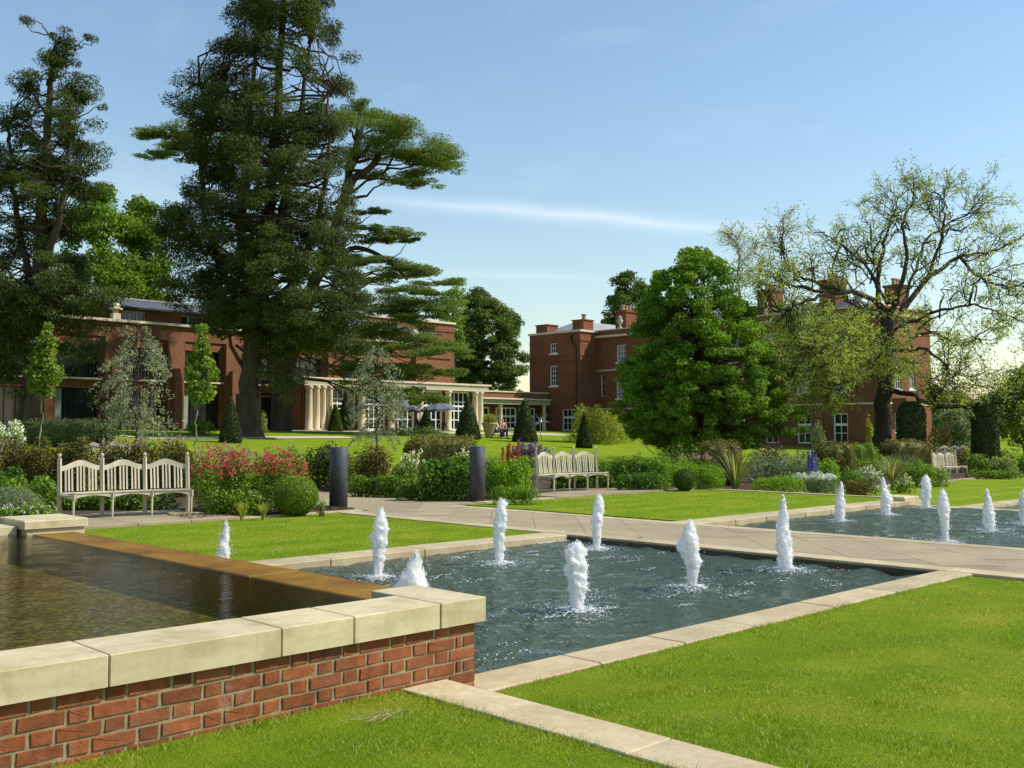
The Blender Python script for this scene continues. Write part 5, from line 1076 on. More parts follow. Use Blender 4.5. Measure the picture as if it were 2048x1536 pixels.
for li, L_ in enumerate(limbs):
    P = np.array([pos(px, py, T.d + dd) for px, py, dd in L_]); t = np.linspace(0, 1, len(P)); q = np.linspace(0, 1, 20); S_ = np.stack([np.interp(q, t, P[:, i]) for i in range(3)], 1)
    for _ in range(2): S_[1:-1] = (S_[:-2] + S_[1:-1] * 2 + S_[2:]) / 4
    S_ += np.concatenate([[[0, 0, 0]], R.normal(0, .05, (19, 3))]); r0 = .165 if li in (0, 1, 2, 4, 11, 12) else .10; T.limb(S_, r0, .025, 7)
    if li not in (11, 12): grow(S_, .11, 1, 1.0 if li not in (9, 10, 17, 18, 19) else 1.9)
    else: grow(S_[10:], .06, 1, .5)
T.w.sphere(pos(1868, 788, 51.5), .45, 10, 8)
for k in range(70):   # the leafier lower skirt on the left
    c = pos(R.uniform(1552, 1830), R.uniform(628, 772), T.d + R.uniform(-4.5, 3)); r_ = R.uniform(.45, .95); T.clump(c, (r_, r_, r_ * .5), int(120 * r_), .15, asp=.45, k=.3, lo=.1); T.limb(wiggle(c + np.array([*(R.normal(0, .8, 2)), R.uniform(-.2, .8)]), c, 5, .5, R), .03, .01, 4)
T.finish()
T = Tree('slender_tree', 'thin leafing treetop behind the chestnut, left of the walnut', 1484, 74, 'palebark', 'walnut', 34); R = T.R; stems = []
stem([(1484, 880, 0), (1484, 690, 0), (1480, 600, 0), (1476, 520, 0), (1472, 470, 0)], .2, .04, 6); S_ = stems[0]
for k in range(26):
    i = int(R.integers(12, 25)); a0 = S_[i]; dirn = unit(np.array([*unit(R.normal(size=2)), R.uniform(.3, 1.0)])); Q = wiggle(a0, a0 + dirn * R.uniform(1.0, 2.6) * (1.3 - i / 30), 6, .5, R, -.05); T.limb(Q, .04, .01, 4); grow(Q, .03, 2, .7)
T.finish()
# ---- far woods in the gap at the right
def wood(label, pts, d, seed):
    R = np.random.default_rng(seed); mb = MB()
    for (px, py, rpx) in pts:
        c = pos(px, py, d + R.uniform(-10, 10)); r = rpx * d / 2050
        for k in range(7):
            c2 = c + R.normal(0, .42, 3) * r * np.array([1, 1, .6]); P, u = ell(c2, (r * .6, r * .6, r * .55), 150, R, .6); mb.cards(leafcards(P, r * .22, unit(u + [0, 0, .4]), .6, .7, None, .5, R))
    return tag(mb.build('far_wood', M['far']), label, 'woodland', kind='stuff')
wood('far wooded ridge in the gap right of the mansion', [(1850 + 20 * i, 812 + 8 * math.sin(i * 1.7), 22) for i in range(14)] + [(1880, 790, 18), (1905, 792, 18), (1935, 800, 14), (1990, 800, 20), (2030, 790, 25)], 300, 5)
wood('belt of trees beyond the right lawn', [(1860 + 22 * i, 850 + 5 * math.sin(i * 2.1), 26) for i in range(12)], 150, 6)
# ================================================================== border plants
def frame_of(px, pxw, pytop, d):
    x, y, z = spot(px, d); zt = height(pytop, d); return np.array([x, y, z]), pxw * d / 2050 / 2, max(zt - z, 0.1)
def dome(b, hw, h, n, R, dep=1.0, bumps=5, lo=0.55, box=1.0):
    """points in a lumpy mound standing on b: half-width hw, height h"""
    kk = min(.58, max(.24, 2.9 / bumps)); cs = [b + RT * hw * (1.04 - kk) * (2 * (i_ + R.uniform(.1, .9)) / bumps - 1) + FH * hw * dep * (1 - kk) * R.uniform(-.9, .9) for i_ in range(bumps)]; P = []; U = []
    for c in cs:
        hh = h * R.uniform(.78, 1.04); m = max(int(n / bumps), 8); u = unit(R.normal(size=(m, 3))); u[:, 2] = np.abs(u[:, 2]) ** .62 * 1.04 - 0.06; q = (lo ** 3 + (1 - lo ** 3) * R.uniform(0, 1, m)) ** (1 / 3)
        off = (RT[None] * (u @ RT)[:, None] * hw * kk + FH[None] * (u @ FH)[:, None] * hw * max(kk, .4) * dep + np.array([0, 0, 1])[None] * (u[:, 2] * hh)[:, None]) * q[:, None]
        P.append(c + off); U.append(unit(u + [0, 0, .3]))
    P = np.concatenate(P); U = np.concatenate(U); P[:, 2] = np.maximum(P[:, 2], b[2] + .01); return P, U
def plant(name, label, px, pxw, pytop, d, mat, n, size, seed, asp=.5, k=.45, dep=.8, bumps=6, cat='plant', flowers=None, upright=0.0, stems=True, group=None, lo=.5):
    R = np.random.default_rng(seed); b, hw, h = frame_of(px, pxw, pytop, d); t = thing(name, label, cat, tuple(b), group=group)
    P, U = dome(b, hw, h, n, R, dep, bumps, lo); mb = MB(); tg = np.tile([[0, 0, 1.0]], (len(P), 1)) if upright else None
    mb.cards(leafcards(P, size, U, k, asp, tg, upright, R)); mb.build('foliage', M[mat], t)
    if stems:
        s = MB()
        for q in range(9):
            e = P[int(R.integers(len(P)))]; a = b + RT * R.uniform(-.5, .5) * hw + FH * R.uniform(-.4, .4) * hw * dep; s.tube(wiggle(a, e, 4, .3, R), [.012, .01, .008, .005], 4)
        tag(s.build('stems', M['bark'], t), kind='stuff')
    if flowers:
        fm, fn, fs, zlo = flowers[:4]; per = flowers[4] if len(flowers) > 4 else 7; rise = flowers[5] if len(flowers) > 5 else .06
        ok = np.where((P[:, 2] - b[2] > zlo * h))[0]; f = MB(); sel = R.choice(ok, min(fn, len(ok)), replace=False)
        for i in sel:
            c = P[i] + U[i] * rise + np.array([0, 0, rise * R.uniform(0, 1.6)]); C = c + R.normal(0, fs * .55, (per, 3)); f.cards(leafcards(C, fs, unit(C - c + [0, 0, .02]), .5, .8, None, .3, R))
        tag(f.build('flowers', M[fm], t), kind='stuff')
    return t
def clipped(name, label, px, pxw, pytop, d, mat, n, size, seed, shape, dep=1.0, cat='shrub', group=None, deep=None, taper=.0, turn=0.0):
    """clipped evergreens: a leafy shell over a solid leafy core"""
    R = np.random.default_rng(seed); b, hw, h = frame_of(px, pxw, pytop, d); t = thing(name, label, cat, tuple(b), group=group); mb = MB()
    if shape == 'ball':
        c = b + [0, 0, h * .5]; rr = np.array([hw, hw, h * .52]); u = unit(R.normal(size=(n, 3))); P = c + u * rr * R.uniform(.9, 1.03, (n, 1)) * (1 + .025 * np.sin(u[:, :1] * 7) * np.sin(u[:, 1:2] * 8)); N = u
        core = MB(); core.sphere(tuple(c), 1.0, 24, 16); V = core.v[0]; core.v[0] = c + (V - c) * rr * .93
    elif shape in ('cone', 'drum'):
        f = 1 - np.sqrt(R.uniform(0, 1, n)) if shape == 'cone' else R.uniform(0, 1, n); a = R.uniform(0, 6.2832, n)
        pr = (lambda s: hw * (1.0 - s ** 1.15) * (1 - .12 * np.exp(-s * 14)) + .03) if shape == 'cone' else (lambda s: hw * (1 - .10 * s) * np.sqrt(np.clip(1 - np.clip((s - .78) / .24, 0, 1) ** 2, .02, 1)))
        r = pr(f) * R.uniform(.9, 1.05, n) * (1 + .05 * np.sin(a * 4 + f * 6)); P = b + np.stack([r * np.cos(a), r * np.sin(a), f * h], 1); N = unit(np.stack([np.cos(a), np.sin(a), 0 * a + .35 + .9 * (shape == 'drum') * (f > .85)], 1))
        s = np.linspace(0, .985, 14); core = MB().lathe(np.stack([pr(s) * .92, s * h], 1), 22, tuple(b))
    else:
        dp = deep if deep else hw * dep; e1 = RT * math.cos(turn) + FH * math.sin(turn); e2 = FH * math.cos(turn) - RT * math.sin(turn); c = b + [0, 0, h * .5]
        def shell(u, k):
            r = 1 / (np.abs(u) ** 4).sum(1, keepdims=True) ** .25; q = u * r; q = q * (1 + .05 * np.sin(q[:, :1] * 9 + seed) + .05 * np.sin(q[:, :1] * 17 + q[:, 1:2] * 7)) * k
            return c + e1 * (q[:, 0:1] * hw) + e2 * (q[:, 1:2] * dp) + np.array([0, 0, 1.]) * (q[:, 2:3] * h * .5), unit(e1 * (q[:, :1] ** 3) + e2 * (q[:, 1:2] ** 3) + np.array([0, 0, 1.]) * (q[:, 2:3] ** 3) + 1e-6)
        P, N = shell(unit(R.normal(size=(n, 3)) * [1.6, 1, 1]), R.uniform(.90, 1.05, (n, 1))); core = MB(); core.sphere((0, 0, 0), 1.0, 24, 14); core.v[0], _ = shell(unit(core.v[0]), .90)
    mb.cards(leafcards(P, size, N, .45, .5, None, .3, R)); mb.build('foliage', M[mat], t); core.build('inner_growth', M[mat], t, smooth=shape != 'hedge'); return t
def spikes(name, label, px, pxw, pytop, d, mat, n, wid, seed, bend=.5, flowers=None, cat='plant'):
    """sword-leaved tuft: arching blades"""
    R = np.random.default_rng(seed); b, hw, h = frame_of(px, pxw, pytop, d); t = thing(name, label, cat, tuple(b)); mb = MB(); V = []; F = []
    for i in range(n):
        a = R.uniform(0, 6.3); o = np.array([math.cos(a), math.sin(a), 0]); sd = np.array([-o[1], o[0], 0]); L = R.uniform(.75, 1.08); sp = hw * R.uniform(.15, 1.0); w_ = wid * R.uniform(.7, 1.2); q = len(V)
        for s_ in np.linspace(0, 1, 6):
            c = b + o * (sp * (s_ ** (1 + bend * 1.5)) + .03) + np.array([0, 0, h * L * (s_ - bend * .35 * s_ ** 3 * (sp / hw))]); ww = w_ * (1 - s_ ** 3) + .001; V += [c - sd * ww, c + sd * ww]
        F += [(q + 2 * k, q + 2 * k + 1, q + 2 * k + 3, q + 2 * k + 2) for k in range(5)]
    mb.add(V, F); mb.build('blades', M[mat], t)
    if flowers:
        f = MB(); fm, fn, fs = flowers
        for i in range(fn):
            c = b + RT * hw * R.uniform(-.8, .8) + FH * hw * R.uniform(-.6, .6) + np.array([0, 0, h * R.uniform(.7, 1.0)]); C = c + R.normal(0, fs, (6, 3)); f.cards(leafcards(C, fs, None, .5, .8, None, .3, R))
        tag(f.build('flowers', M[fm], t), kind='stuff')
    return t
def flower_spikes(name, label, px, pxw, pytop, d, n, mat, leaf, seed, hs=.35, w_=.035, cat='flower'):
    R = np.random.default_rng(seed); b, hw, h = frame_of(px, pxw, pytop, d); t = thing(name, label, cat, tuple(b))
    for i in range(n):
        c = b + RT * hw * R.uniform(-.9, .9) + FH * hw * R.uniform(-.6, .6); hh = h * R.uniform(.82, 1.0); m = 130; s_ = R.uniform(0, 1, m); a = R.uniform(0, 6.3, m); r = w_ * (1 - .75 * s_) + .006
        st_ = MB().tube([c, c + [.02, 0, hh * .5], c + [0, .01, hh * .98]], [.009, .008, .004], 4).build('stalk', M[leaf], t)
        P = np.stack([c[0] + r * np.cos(a), c[1] + r * np.sin(a), c[2] + hh * (1 - hs) + hh * hs * s_], 1); MB().cards(leafcards(P, .045, unit(np.stack([np.cos(a), np.sin(a), 0 * a], 1)), .6, .8, None, .3, R)).build('flower_spike', M[mat], st_)
    return t
# -- bed round the near bench
plant('olive_hedge', 'loose olive green yew hedge behind the near bench, left half', 95, 240, 868, 24.5, 'olive_yew', 17000, .085, 101, asp=.35, bumps=12, dep=.45, cat='hedge')
plant('olive_hedge', 'loose olive green yew hedge behind the near bench, right half', 300, 230, 874, 25.5, 'olive_yew', 15000, .085, 102, asp=.35, bumps=12, dep=.4, cat='hedge', flowers=('f_pink', 60, .04, .8))
plant('green_perennials', 'fresh green leafy perennials left of the near bench', 52, 190, 950, 20.5, 'green', 2600, .10, 103, dep=.5, bumps=9)
plant('santolina', 'soft grey-green feathery mound at the far left, left of the near bench', 30, 150, 966, 18.3, 'greygreen', 5000, .05, 104, asp=.25, bumps=4, lo=.75, stems=False)
plant('geranium', 'low leafy geranium with pale lilac flowers behind the raised pool corner', 52, 160, 1002, 16.9, 'green', 2400, .07, 105, asp=.8, dep=.5, flowers=('f_lilac', 70, .028, .45, 6, .03))
plant('leafy_underplanting', 'low green leaves growing behind the near bench legs', 235, 270, 982, 21.2, 'deepgreen', 2400, .09, 106, dep=.25, bumps=10)
plant('red_valerian', 'big bushy red valerian covered in red flower heads right of the near bench', 490, 230, 902, 21.0, 'green', 6500, .075, 107, dep=.5, bumps=12, flowers=('f_red', 380, .038, .5, 9, .10))
plant('red_valerian', 'small red valerian clump with pink-red heads behind the clipped box ball', 586, 70, 922, 21.8, 'green', 1300, .07, 108, dep=.5, bumps=5, flowers=('f_red', 90, .036, .5, 8, .07))
clipped('box_ball', 'clipped round bright green box ball left of the first dark pillar', 594, 88, 954, 20.1, 'box', 9000, .038, 109, 'ball', cat='topiary')
spikes('grass_tuft', 'small yellow-green grass tuft at the bed edge, left of a similar one', 487, 34, 1000, 18.9, 'yellowgreen', 90, .006, 110, .6)
spikes('grass_tuft', 'small yellow-green grass tuft at the bed edge, nearer the box ball', 529, 34, 1001, 19.1, 'yellowgreen', 90, .006, 111, .6)
plant('spurge', 'little pale plant at the foot of the first dark pillar', 645, 22, 985, 19.9, 'palegreen', 160, .05, 112, bumps=2)
# -- bed right of the path
plant('yew_bush', 'dark green spreading yew bush behind the first dark pillar', 655, 120, 878, 29, 'yew', 5200, .085, 113, asp=.35, dep=.6, bumps=7, cat='shrub')
plant('bronze_yew', 'bronze-tinged yew bush right of the first dark pillar', 742, 110, 884, 28, 'bronze_yew', 5200, .075, 114, asp=.35, dep=.6, bumps=7, cat='shrub')
plant('mullein', 'pale green large-leaved clump between the two dark pillars', 812, 75, 908, 26.5, 'palegreen', 420, .22, 115, asp=.38, upright=.6, bumps=5)
plant('fern_clump', 'bright low green clump at the bed front between the pillars', 790, 80, 940, 25.5, 'green', 1100, .09, 116, bumps=5)
plant('cranesbill', 'deep green cranesbill mound left of the second dark pillar', 893, 125, 905, 24.6, 'deepgreen', 4200, .085, 117, asp=.7, dep=.7, bumps=9)
plant('yarrow', 'cream flat-headed yarrow between the pillars', 822, 56, 896, 25.8, 'green', 500, .07, 118, bumps=4, flowers=('f_cream', 26, .05, .6, 9, .04))
plant('pale_rose', 'pale cream flowers just left of the second dark pillar top', 925, 30, 890, 25.5, 'green', 300, .07, 119, bumps=3, flowers=('f_cream', 10, .06, .7, 8, .03))
clipped('yew_hedge', 'clipped brownish yew hedge block behind the middle of the border', 880, 140, 872, 34, 'olive_yew', 5200, .085, 120, 'hedge', deep=.7, cat='hedge')
plant('grass_mound', 'bright green grassy mound on the far lawn behind the yew hedge', 905, 130, 862, 48, 'bright', 2600, .12, 121, asp=.25, upright=.6, dep=.7, bumps=6, stems=False)
plant('lupin_bed', 'fresh green lupin foliage right of the second dark pillar', 1016, 105, 908, 24.8, 'bright', 4200, .085, 122, asp=.4, dep=.6, bumps=9)
plant('ground_leaves', 'strappy green leaves at the foot of the border, left of the middle bench', 1030, 110, 968, 23.2, 'green', 1300, .12, 123, asp=.15, upright=.7, dep=.35, bumps=8, stems=False)
flower_spikes('red_lupins', 'rust red flower spikes right of the second dark pillar', 1022, 60, 880, 25.0, 5, 'f_rust', 'green', 124, .38, .040)
plant('purple_sage', 'purple-flowered sage mass left of the middle bench', 1055, 95, 880, 29.5, 'greygreen', 1800, .08, 125, asp=.25, upright=.5, bumps=6, flowers=('f_purple', 190, .055, .62, 8, .05))
plant('lavender_haze', 'soft grey haze of stems behind the middle bench', 1140, 90, 900, 31, 'greygreen', 1500, .08, 126, asp=.15, upright=.7, bumps=6)
plant('leafy_underplanting', 'dark bergenia leaves behind the middle bench legs', 1165, 130, 945, 29.2, 'deepgreen', 1700, .12, 127, asp=.75, dep=.3, bumps=8)
plant('peony_bush', 'leafy green peony bush right of the middle bench', 1275, 125, 902, 29.5, 'green', 3800, .10, 128, dep=.6, bumps=9)
plant('tall_phlox', 'tall fresh green phlox stems right of the middle bench, before the chestnut', 1345, 120, 905, 31, 'bright', 3200, .09, 129, asp=.3, dep=.6, bumps=8)
plant('phlox_front', 'low green leaves at the bed front right of the middle bench', 1280, 110, 940, 28.4, 'deepgreen', 2200, .08, 130, dep=.4, bumps=8)
clipped('box_ball', 'small dark clipped box ball near the striped flax', 1368, 44, 938, 28.6, 'darkbox', 4200, .045, 131, 'ball', cat='topiary')
plant('green_perennials', 'light green perennials between the small box ball and the flax', 1415, 85, 925, 29.4, 'bright', 2000, .08, 132, asp=.3, dep=.5, bumps=7)
spikes('new_zealand_flax', 'striped cream and green flax with sword leaves at the lawn corner', 1470, 120, 890, 30.2, 'phormium', 110, .022, 133, .55)
clipped('yew_hedge', 'short clipped yew block behind the striped flax', 1440, 78, 882, 37, 'olive_yew', 3600, .085, 134, 'hedge', deep=.8, cat='hedge')
plant('smoke_bush', 'purple-leaved smoke bush under the chestnut edge', 1535, 95, 876, 40, 'purpleleaf', 1900, .11, 135, bumps=6, cat='shrub')
plant('rose_shrub', 'broad grey-green rose shrub right of the striped flax', 1555, 150, 900, 35, 'greygreen', 3600, .09, 136, dep=.6, bumps=10, cat='shrub')
plant('bright_mound', 'low bright yellow-green mound at the right edge of the middle lawn', 1550, 125, 944, 30.6, 'bright', 3600, .06, 137, dep=.6, bumps=7, lo=.8)
plant('dusty_miller', 'silvery white-headed mound beside the low bright mound', 1628, 110, 946, 31.2, 'greygreen', 2600, .07, 138, asp=.3, upright=.4, dep=.6, bumps=7, flowers=('f_silver', 260, .045, .72, 6, .03))
flower_spikes('delphiniums', 'blue delphinium spikes in the right part of the border', 1620, 30, 896, 34, 8, 'f_blue', 'green', 139, .45, .05)
plant('green_shrub', 'bright green shrub right of the blue delphiniums', 1655, 62, 908, 34.5, 'bright', 1800, .09, 140, bumps=5, cat='shrub')
clipped('yew_hedge', 'clipped yew block right of the delphiniums', 1668, 72, 886, 39, 'olive_yew', 3200, .09, 141, 'hedge', deep=.8, cat='hedge')
clipped('box_hedge', 'low clipped green box hedge left of the walnut trunk', 1720, 62, 888, 46, 'box', 2600, .08, 142, 'hedge', deep=.6, cat='hedge')
plant('white_campion', 'small white-flowered clump left of the second flax', 1735, 60, 928, 34, 'greygreen', 900, .08, 143, bumps=5, flowers=('f_white', 85, .05, .45, 5, .03))
plant('day_lilies', 'strappy green leaves behind the first jet of the second pool', 1700, 70, 930, 33, 'deepgreen', 1100, .16, 144, asp=.14, upright=.75, bumps=6, stems=False)
plant('sedum_mound', 'brown-green low mound at the front of the lower border', 1715, 80, 952, 32.2, 'olive_yew', 1800, .07, 145, bumps=6)
spikes('new_zealand_flax', 'second arching flax clump in the lower border', 1782, 120, 905, 34.8, 'phormium', 100, .024, 146, .75)
plant('white_daisies', 'low white flowers below the second flax clump', 1805, 60, 950, 33.4, 'green', 700, .07, 147, bumps=4, flowers=('f_white', 40, .045, .4, 5, .03))
plant('green_perennials', 'green leaf mass between the second flax and the far bench', 1830, 80, 918, 37, 'green', 2200, .09, 148, bumps=7)
plant('grey_lavender', 'pale blue-grey lavender band behind the second flax', 1800, 110, 902, 42, 'greygreen', 2200, .09, 149, asp=.2, upright=.5, dep=.5, bumps=8)
plant('variegated_shrub', 'cream-variegated shrub left of the farthest bench', 1868, 68, 926, 37.5, 'palegreen', 2000, .08, 150, bumps=6, cat='shrub')
clipped('yew_hedge', 'clipped olive yew block right of the walnut trunk', 1808, 95, 880, 47, 'olive_yew', 3600, .095, 151, 'hedge', deep=.9, cat='hedge')
plant('green_shrub', 'round green shrub right of the farthest bench', 1955, 62, 906, 45, 'green', 1900, .11, 152, bumps=5, cat='shrub')
plant('green_shrub', 'paler green shrub two places right of the farthest bench', 2000, 62, 912, 45, 'palegreen', 1700, .11, 153, bumps=5, cat='shrub')
plant('green_shrub', 'tall green leaves at the right edge of the lower border', 2045, 70, 898, 46, 'green', 2000, .13, 154, asp=.25, upright=.5, bumps=6, cat='shrub')
plant('ground_leaves', 'low green ground cover right of the farthest bench feet', 1990, 120, 938, 43.5, 'green', 1500, .09, 155, dep=.3, bumps=8)
plant('olive_hedge', 'loose olive hedge behind the farthest bench', 1965, 150, 886, 52, 'olive_yew', 3600, .11, 156, asp=.35, dep=.4, bumps=10, cat='hedge')
plant('green_perennials', 'green leaf mass behind the farthest bench, left side', 1860, 70, 905, 48, 'green', 1500, .11, 157, bumps=6)
plant('pink_border', 'dusty pink flowering band behind the red valerian', 455, 160, 880, 30, 'greygreen', 2200, .08, 158, dep=.4, bumps=9, flowers=('f_pink', 120, .045, .6, 6, .03))
plant('white_roses', 'white flowering shrub at the far left, left of the maple', 22, 85, 832, 37, 'green', 1300, .10, 159, bumps=6, cat='shrub', flowers=('f_white', 95, .085, .35, 8, .05))
clipped('box_hedge', 'long dark hedge in shade before the brick wing', 130, 190, 838, 46, 'yew', 5200, .10, 160, 'hedge', deep=.8, cat='hedge')
plant('box_clumps', 'small rounded box clumps left of the giant trunk', 400, 70, 836, 62, 'box', 1300, .13, 161, bumps=4, cat='shrub')
plant('cream_shrub', 'light cream-green plant behind the giant trunk', 525, 28, 818, 68, 'palegreen', 500, .14, 162, bumps=3, cat='shrub')
plant('border_plants', 'mixed low plants along the garden room terrace', 820, 160, 852, 72, 'greygreen', 1600, .15, 163, dep=.2, bumps=9)
plant('border_plants', 'dark low planting under the round bright shrub by the mansion', 1200, 150, 862, 74, 'deepgreen', 1600, .15, 164, dep=.25, bumps=9)
plant('leaf_litter_shrubs', 'shaded low plants under the chestnut tree', 1390, 200, 882, 42, 'deepgreen', 2200, .12, 165, dep=.3, bumps=10)
# -- fillers that knit the border together
plant('mixed_perennials', 'mixed green perennials filling the bed behind the red valerian', 560, 130, 892, 27, 'green', 3600, .09, 170, dep=.5, bumps=9, flowers=('f_pink', 40, .04, .7))
plant('catmint', 'grey-green catmint mass behind the second dark pillar', 985, 90, 902, 28, 'greygreen', 2200, .08, 171, asp=.25, upright=.4, dep=.5, bumps=7)
plant('mixed_perennials', 'mixed green leaves in front of the bronze yew bush', 735, 90, 945, 25.8, 'green', 1500, .08, 172, dep=.4, bumps=7)
plant('mixed_perennials', 'mixed fresh leaves behind the middle bench, right side', 1210, 110, 915, 31, 'green', 2400, .09, 173, dep=.5, bumps=8)
plant('mixed_perennials', 'tall mixed green stems behind the small dark box ball', 1390, 130, 908, 33, 'green', 3000, .09, 174, asp=.3, dep=.5, bumps=9, flowers=('f_pink', 30, .05, .8))
plant('mixed_perennials', 'soft green mass behind the blue delphiniums', 1600, 120, 905, 38, 'palegreen', 2600, .10, 175, dep=.5, bumps=9)
plant('mixed_perennials', 'green band between the clipped yew blocks and the second flax', 1740, 130, 905, 40, 'green', 2800, .10, 176, dep=.5, bumps=9)
plant('mixed_perennials', 'leafy strip at the far left edge behind the santolina', 10, 120, 930, 22, 'deepgreen', 2200, .09, 177, dep=.4, bumps=7)
plant('ground_leaves', 'low leaves at the bed front between the dark pillars', 850, 130, 962, 24.6, 'deepgreen', 1800, .08, 178, dep=.3, bumps=9)
plant('ground_leaves', 'low leaves below the red valerian flowers', 470, 150, 975, 19.9, 'green', 2000, .07, 179, dep=.25, bumps=9)
# -- topiary and shrubs by the buildings
for lab, px, w_, top, d, s_, m in (('dark yew cone leaning against the giant trunk', 462, 46, 793, 56, 201, 'yew'), ('slim dark yew cone at the left end of the garden room', 637, 30, 806, 78, 202, 'yew'), ('small yew cone second from the left before the garden room', 671, 30, 806, 76, 203, 'darkbox'), ('tall dark yew cone behind the small one before the garden room', 692, 36, 778, 78, 204, 'yew'), ('dark yew cone before the middle of the garden room', 852, 34, 816, 76, 205, 'yew'), ('wide dark yew cone before the right end of the garden room', 936, 54, 792, 70, 206, 'yew'), ('wide dark yew cone before the low link', 1050, 52, 794, 70, 207, 'yew'), ('dark yew cone before the round bright shrub', 1168, 32, 824, 66, 208, 'yew')):
    clipped('yew_cone', lab, px, w_, top, d, m, 5200, .12, s_, 'cone', cat='topiary', group='clipped yew cones on the far lawn')
clipped('yew_drum', 'clipped dark yew drum right of the walnut trunk', 1822, 58, 803, 50, 'yew', 6000, .11, 209, 'drum', cat='topiary', group='tall clipped yew drums')
clipped('yew_drum', 'clipped dark yew drum at the far right, under the low walnut limb', 1969, 54, 804, 50, 'yew', 6000, .11, 210, 'drum', cat='topiary', group='tall clipped yew drums')
plant('dogwood', 'round bright yellow-green shrub beside the mansion', 1200, 125, 806, 72, 'yellowgreen', 5200, .16, 211, dep=.8, bumps=9, cat='shrub')
plant('olive_tree', 'small grey olive bush before the mansion windows', 1635, 36, 832, 66, 'greygreen', 900, .14, 212, bumps=4, cat='shrub')
plant('climber', 'yellow-green climber on the mansion wall left of the walnut trunk', 1739, 20, 822, 74, 'yellowgreen', 700, .16, 213, bumps=3, cat='climber')
plant('bronze_shrub', 'dark bronze shrub left of the far right yew drum', 1875, 50, 838, 58, 'bronze_yew', 1300, .13, 214, bumps=4, cat='shrub')
# soil litter: bark chips lying on the bed edges
def chips(label, x0, x1, y0, y1, z, n, seed):
    R = np.random.default_rng(seed); P = np.stack([R.uniform(x0, x1, n), R.uniform(y0, y1, n), np.full(n, z) + R.uniform(0, .02, n)], 1); mb = MB(); mb.cards(leafcards(P, .05, np.tile([[0, 0, 1.]], (n, 1)), .6, .4, None, .3, R)); tag(mb.build('bark_chips', M['soil']), label, 'mulch', kind='stuff')
chips('bark chips on the bed edge near the bench and box ball', 9.0, 12.7, 17.62, 18.6, .03, 1600, 1); chips('bark chips on the bed edge beside the path', 16.15, 18.5, 17.65, 25, .03, 1800, 2)

# ================================================================== small things by the terrace
x, y, z = spot(979, 73)
pot = thing('planter', 'tall pale terracotta planter with yellow-green plant near the low link', 'planter', (x, y, z))
MB().lathe([(.22, 0), (.26, .05), (.40, .5), (.52, .95), (.56, 1.0), (.56, 1.08), (.48, 1.08), (.46, .95)], 20, (x, y, z)).build('pot', M['terracotta'], pot, smooth=True)
R = np.random.default_rng(9); P, U = dome(np.array([x, y, z + .95]), .62, .85, 700, R, 1, 5); MB().cards(leafcards(P, .15, U, .4, .5, None, .3, R)).build('foliage', M['yellowgreen'], pot)
x, y, z = spot(1083, 73)
sc = thing('steel_sculpture', 'spiky polished steel sculpture on a bent stem before the low link', 'sculpture', (x, y, z))
MB().tube([(x, y, z), (x - .12, y, z + .5), (x - .25, y - .1, z + 1.0), (x - .1, y, z + 1.25)], [.03, .025, .02, .03], 6).build('stem', M['steel'], sc, smooth=True)
for k in range(9):
    a = k * .7; v = unit(np.array([math.cos(a), math.sin(a) * .6, math.sin(a * 1.7) * .7])); c = np.array([x - .1, y, z + 1.3]); MB().tube([c, c + v * .35 + [0, 0, .08], c + v * .85], [.035, .025, .004], 5).build('arm', M['steel'], sc, smooth=True)
MB().sphere((x - .1, y, z + 1.3), .12, 12, 9).build('hub', M['steel'], sc, smooth=True)
def parasol(label, px, d, tilt):
    x, y, z = spot(px, d); t = thing('parasol', label, 'parasol', (x, y, z)); MB().tube([(x, y, z), (x, y, z + 2.35)], .03, 8).build('pole', M['dark'], t); c = MB(); ap = np.array([x, y, z + 2.45]); n = 8
    for k in range(n):
        a, b_ = k * 2 * math.pi / n, (k + 1) * 2 * math.pi / n; p, q = [ap + np.array([1.35 * math.cos(u), 1.35 * math.sin(u), -.55 + tilt * math.cos(u)]) for u in (a, b_)]; m = (p + q) / 2 * .985 + ap * .015 - np.array([0, 0, .05]); c.add([ap, p, m, q], [(0, 1, 2, 3)])
        c.add([p, m, m - [0, 0, .18], p - [0, 0, .18]], [(0, 1, 2, 3)]).add([m, q, q - [0, 0, .18], m - [0, 0, .18]], [(0, 1, 2, 3)])
    c.build('canopy', M['canvas'], t); MB().lathe([(.25, 0), (.25, .08), (.05, .1), (.05, .3)], 12, (x, y, z)).build('base', M['dark'], t)
parasol('dark grey parasol open before the garden room columns', 876, 78, .12); parasol('dark grey parasol half hidden behind the silver pear', 806, 77, -.1)
def table(label, px, d, h=.74, r=.45):
    x, y, z = spot(px, d); t = thing('garden_table', label, 'table', (x, y, z)); MB().lathe([(.001, h - .03), (r, h - .03), (r, h), (.001, h)], 20, (x, y, z)).build('table_top', M['white'], t); MB().tube([(x, y, z), (x, y, z + h - .03)], .03, 8).build('leg', M['dark'], t); MB().lathe([(.24, 0), (.24, .02), (.03, .06)], 14, (x, y, z)).build('foot', M['dark'], t)
def chair(label, px, d, rz, mat='white'):
    x, y, z = spot(px, d); t = thing('garden_chair', label, 'chair', (x, y, z), rz, 'terrace chairs')
    for sx in (-1, 1):
        for sy in (-1, 1):
            o = MB().tube([(sx * .2, sy * .2, 0), (sx * .2, sy * .2, .44 if sy < 0 else .86)], .016, 5); link('leg', o.mesh('leg'), M[mat], t)
    link('seat', MB().box(-.23, .23, -.23, .23, .44, .47).mesh('seat'), M[mat], t)
    for k in range(4): link('back_slat', MB().box(-.2, .2, .19, .21, .56 + k * .08, .61 + k * .08).mesh('back_slat'), M[mat], t)
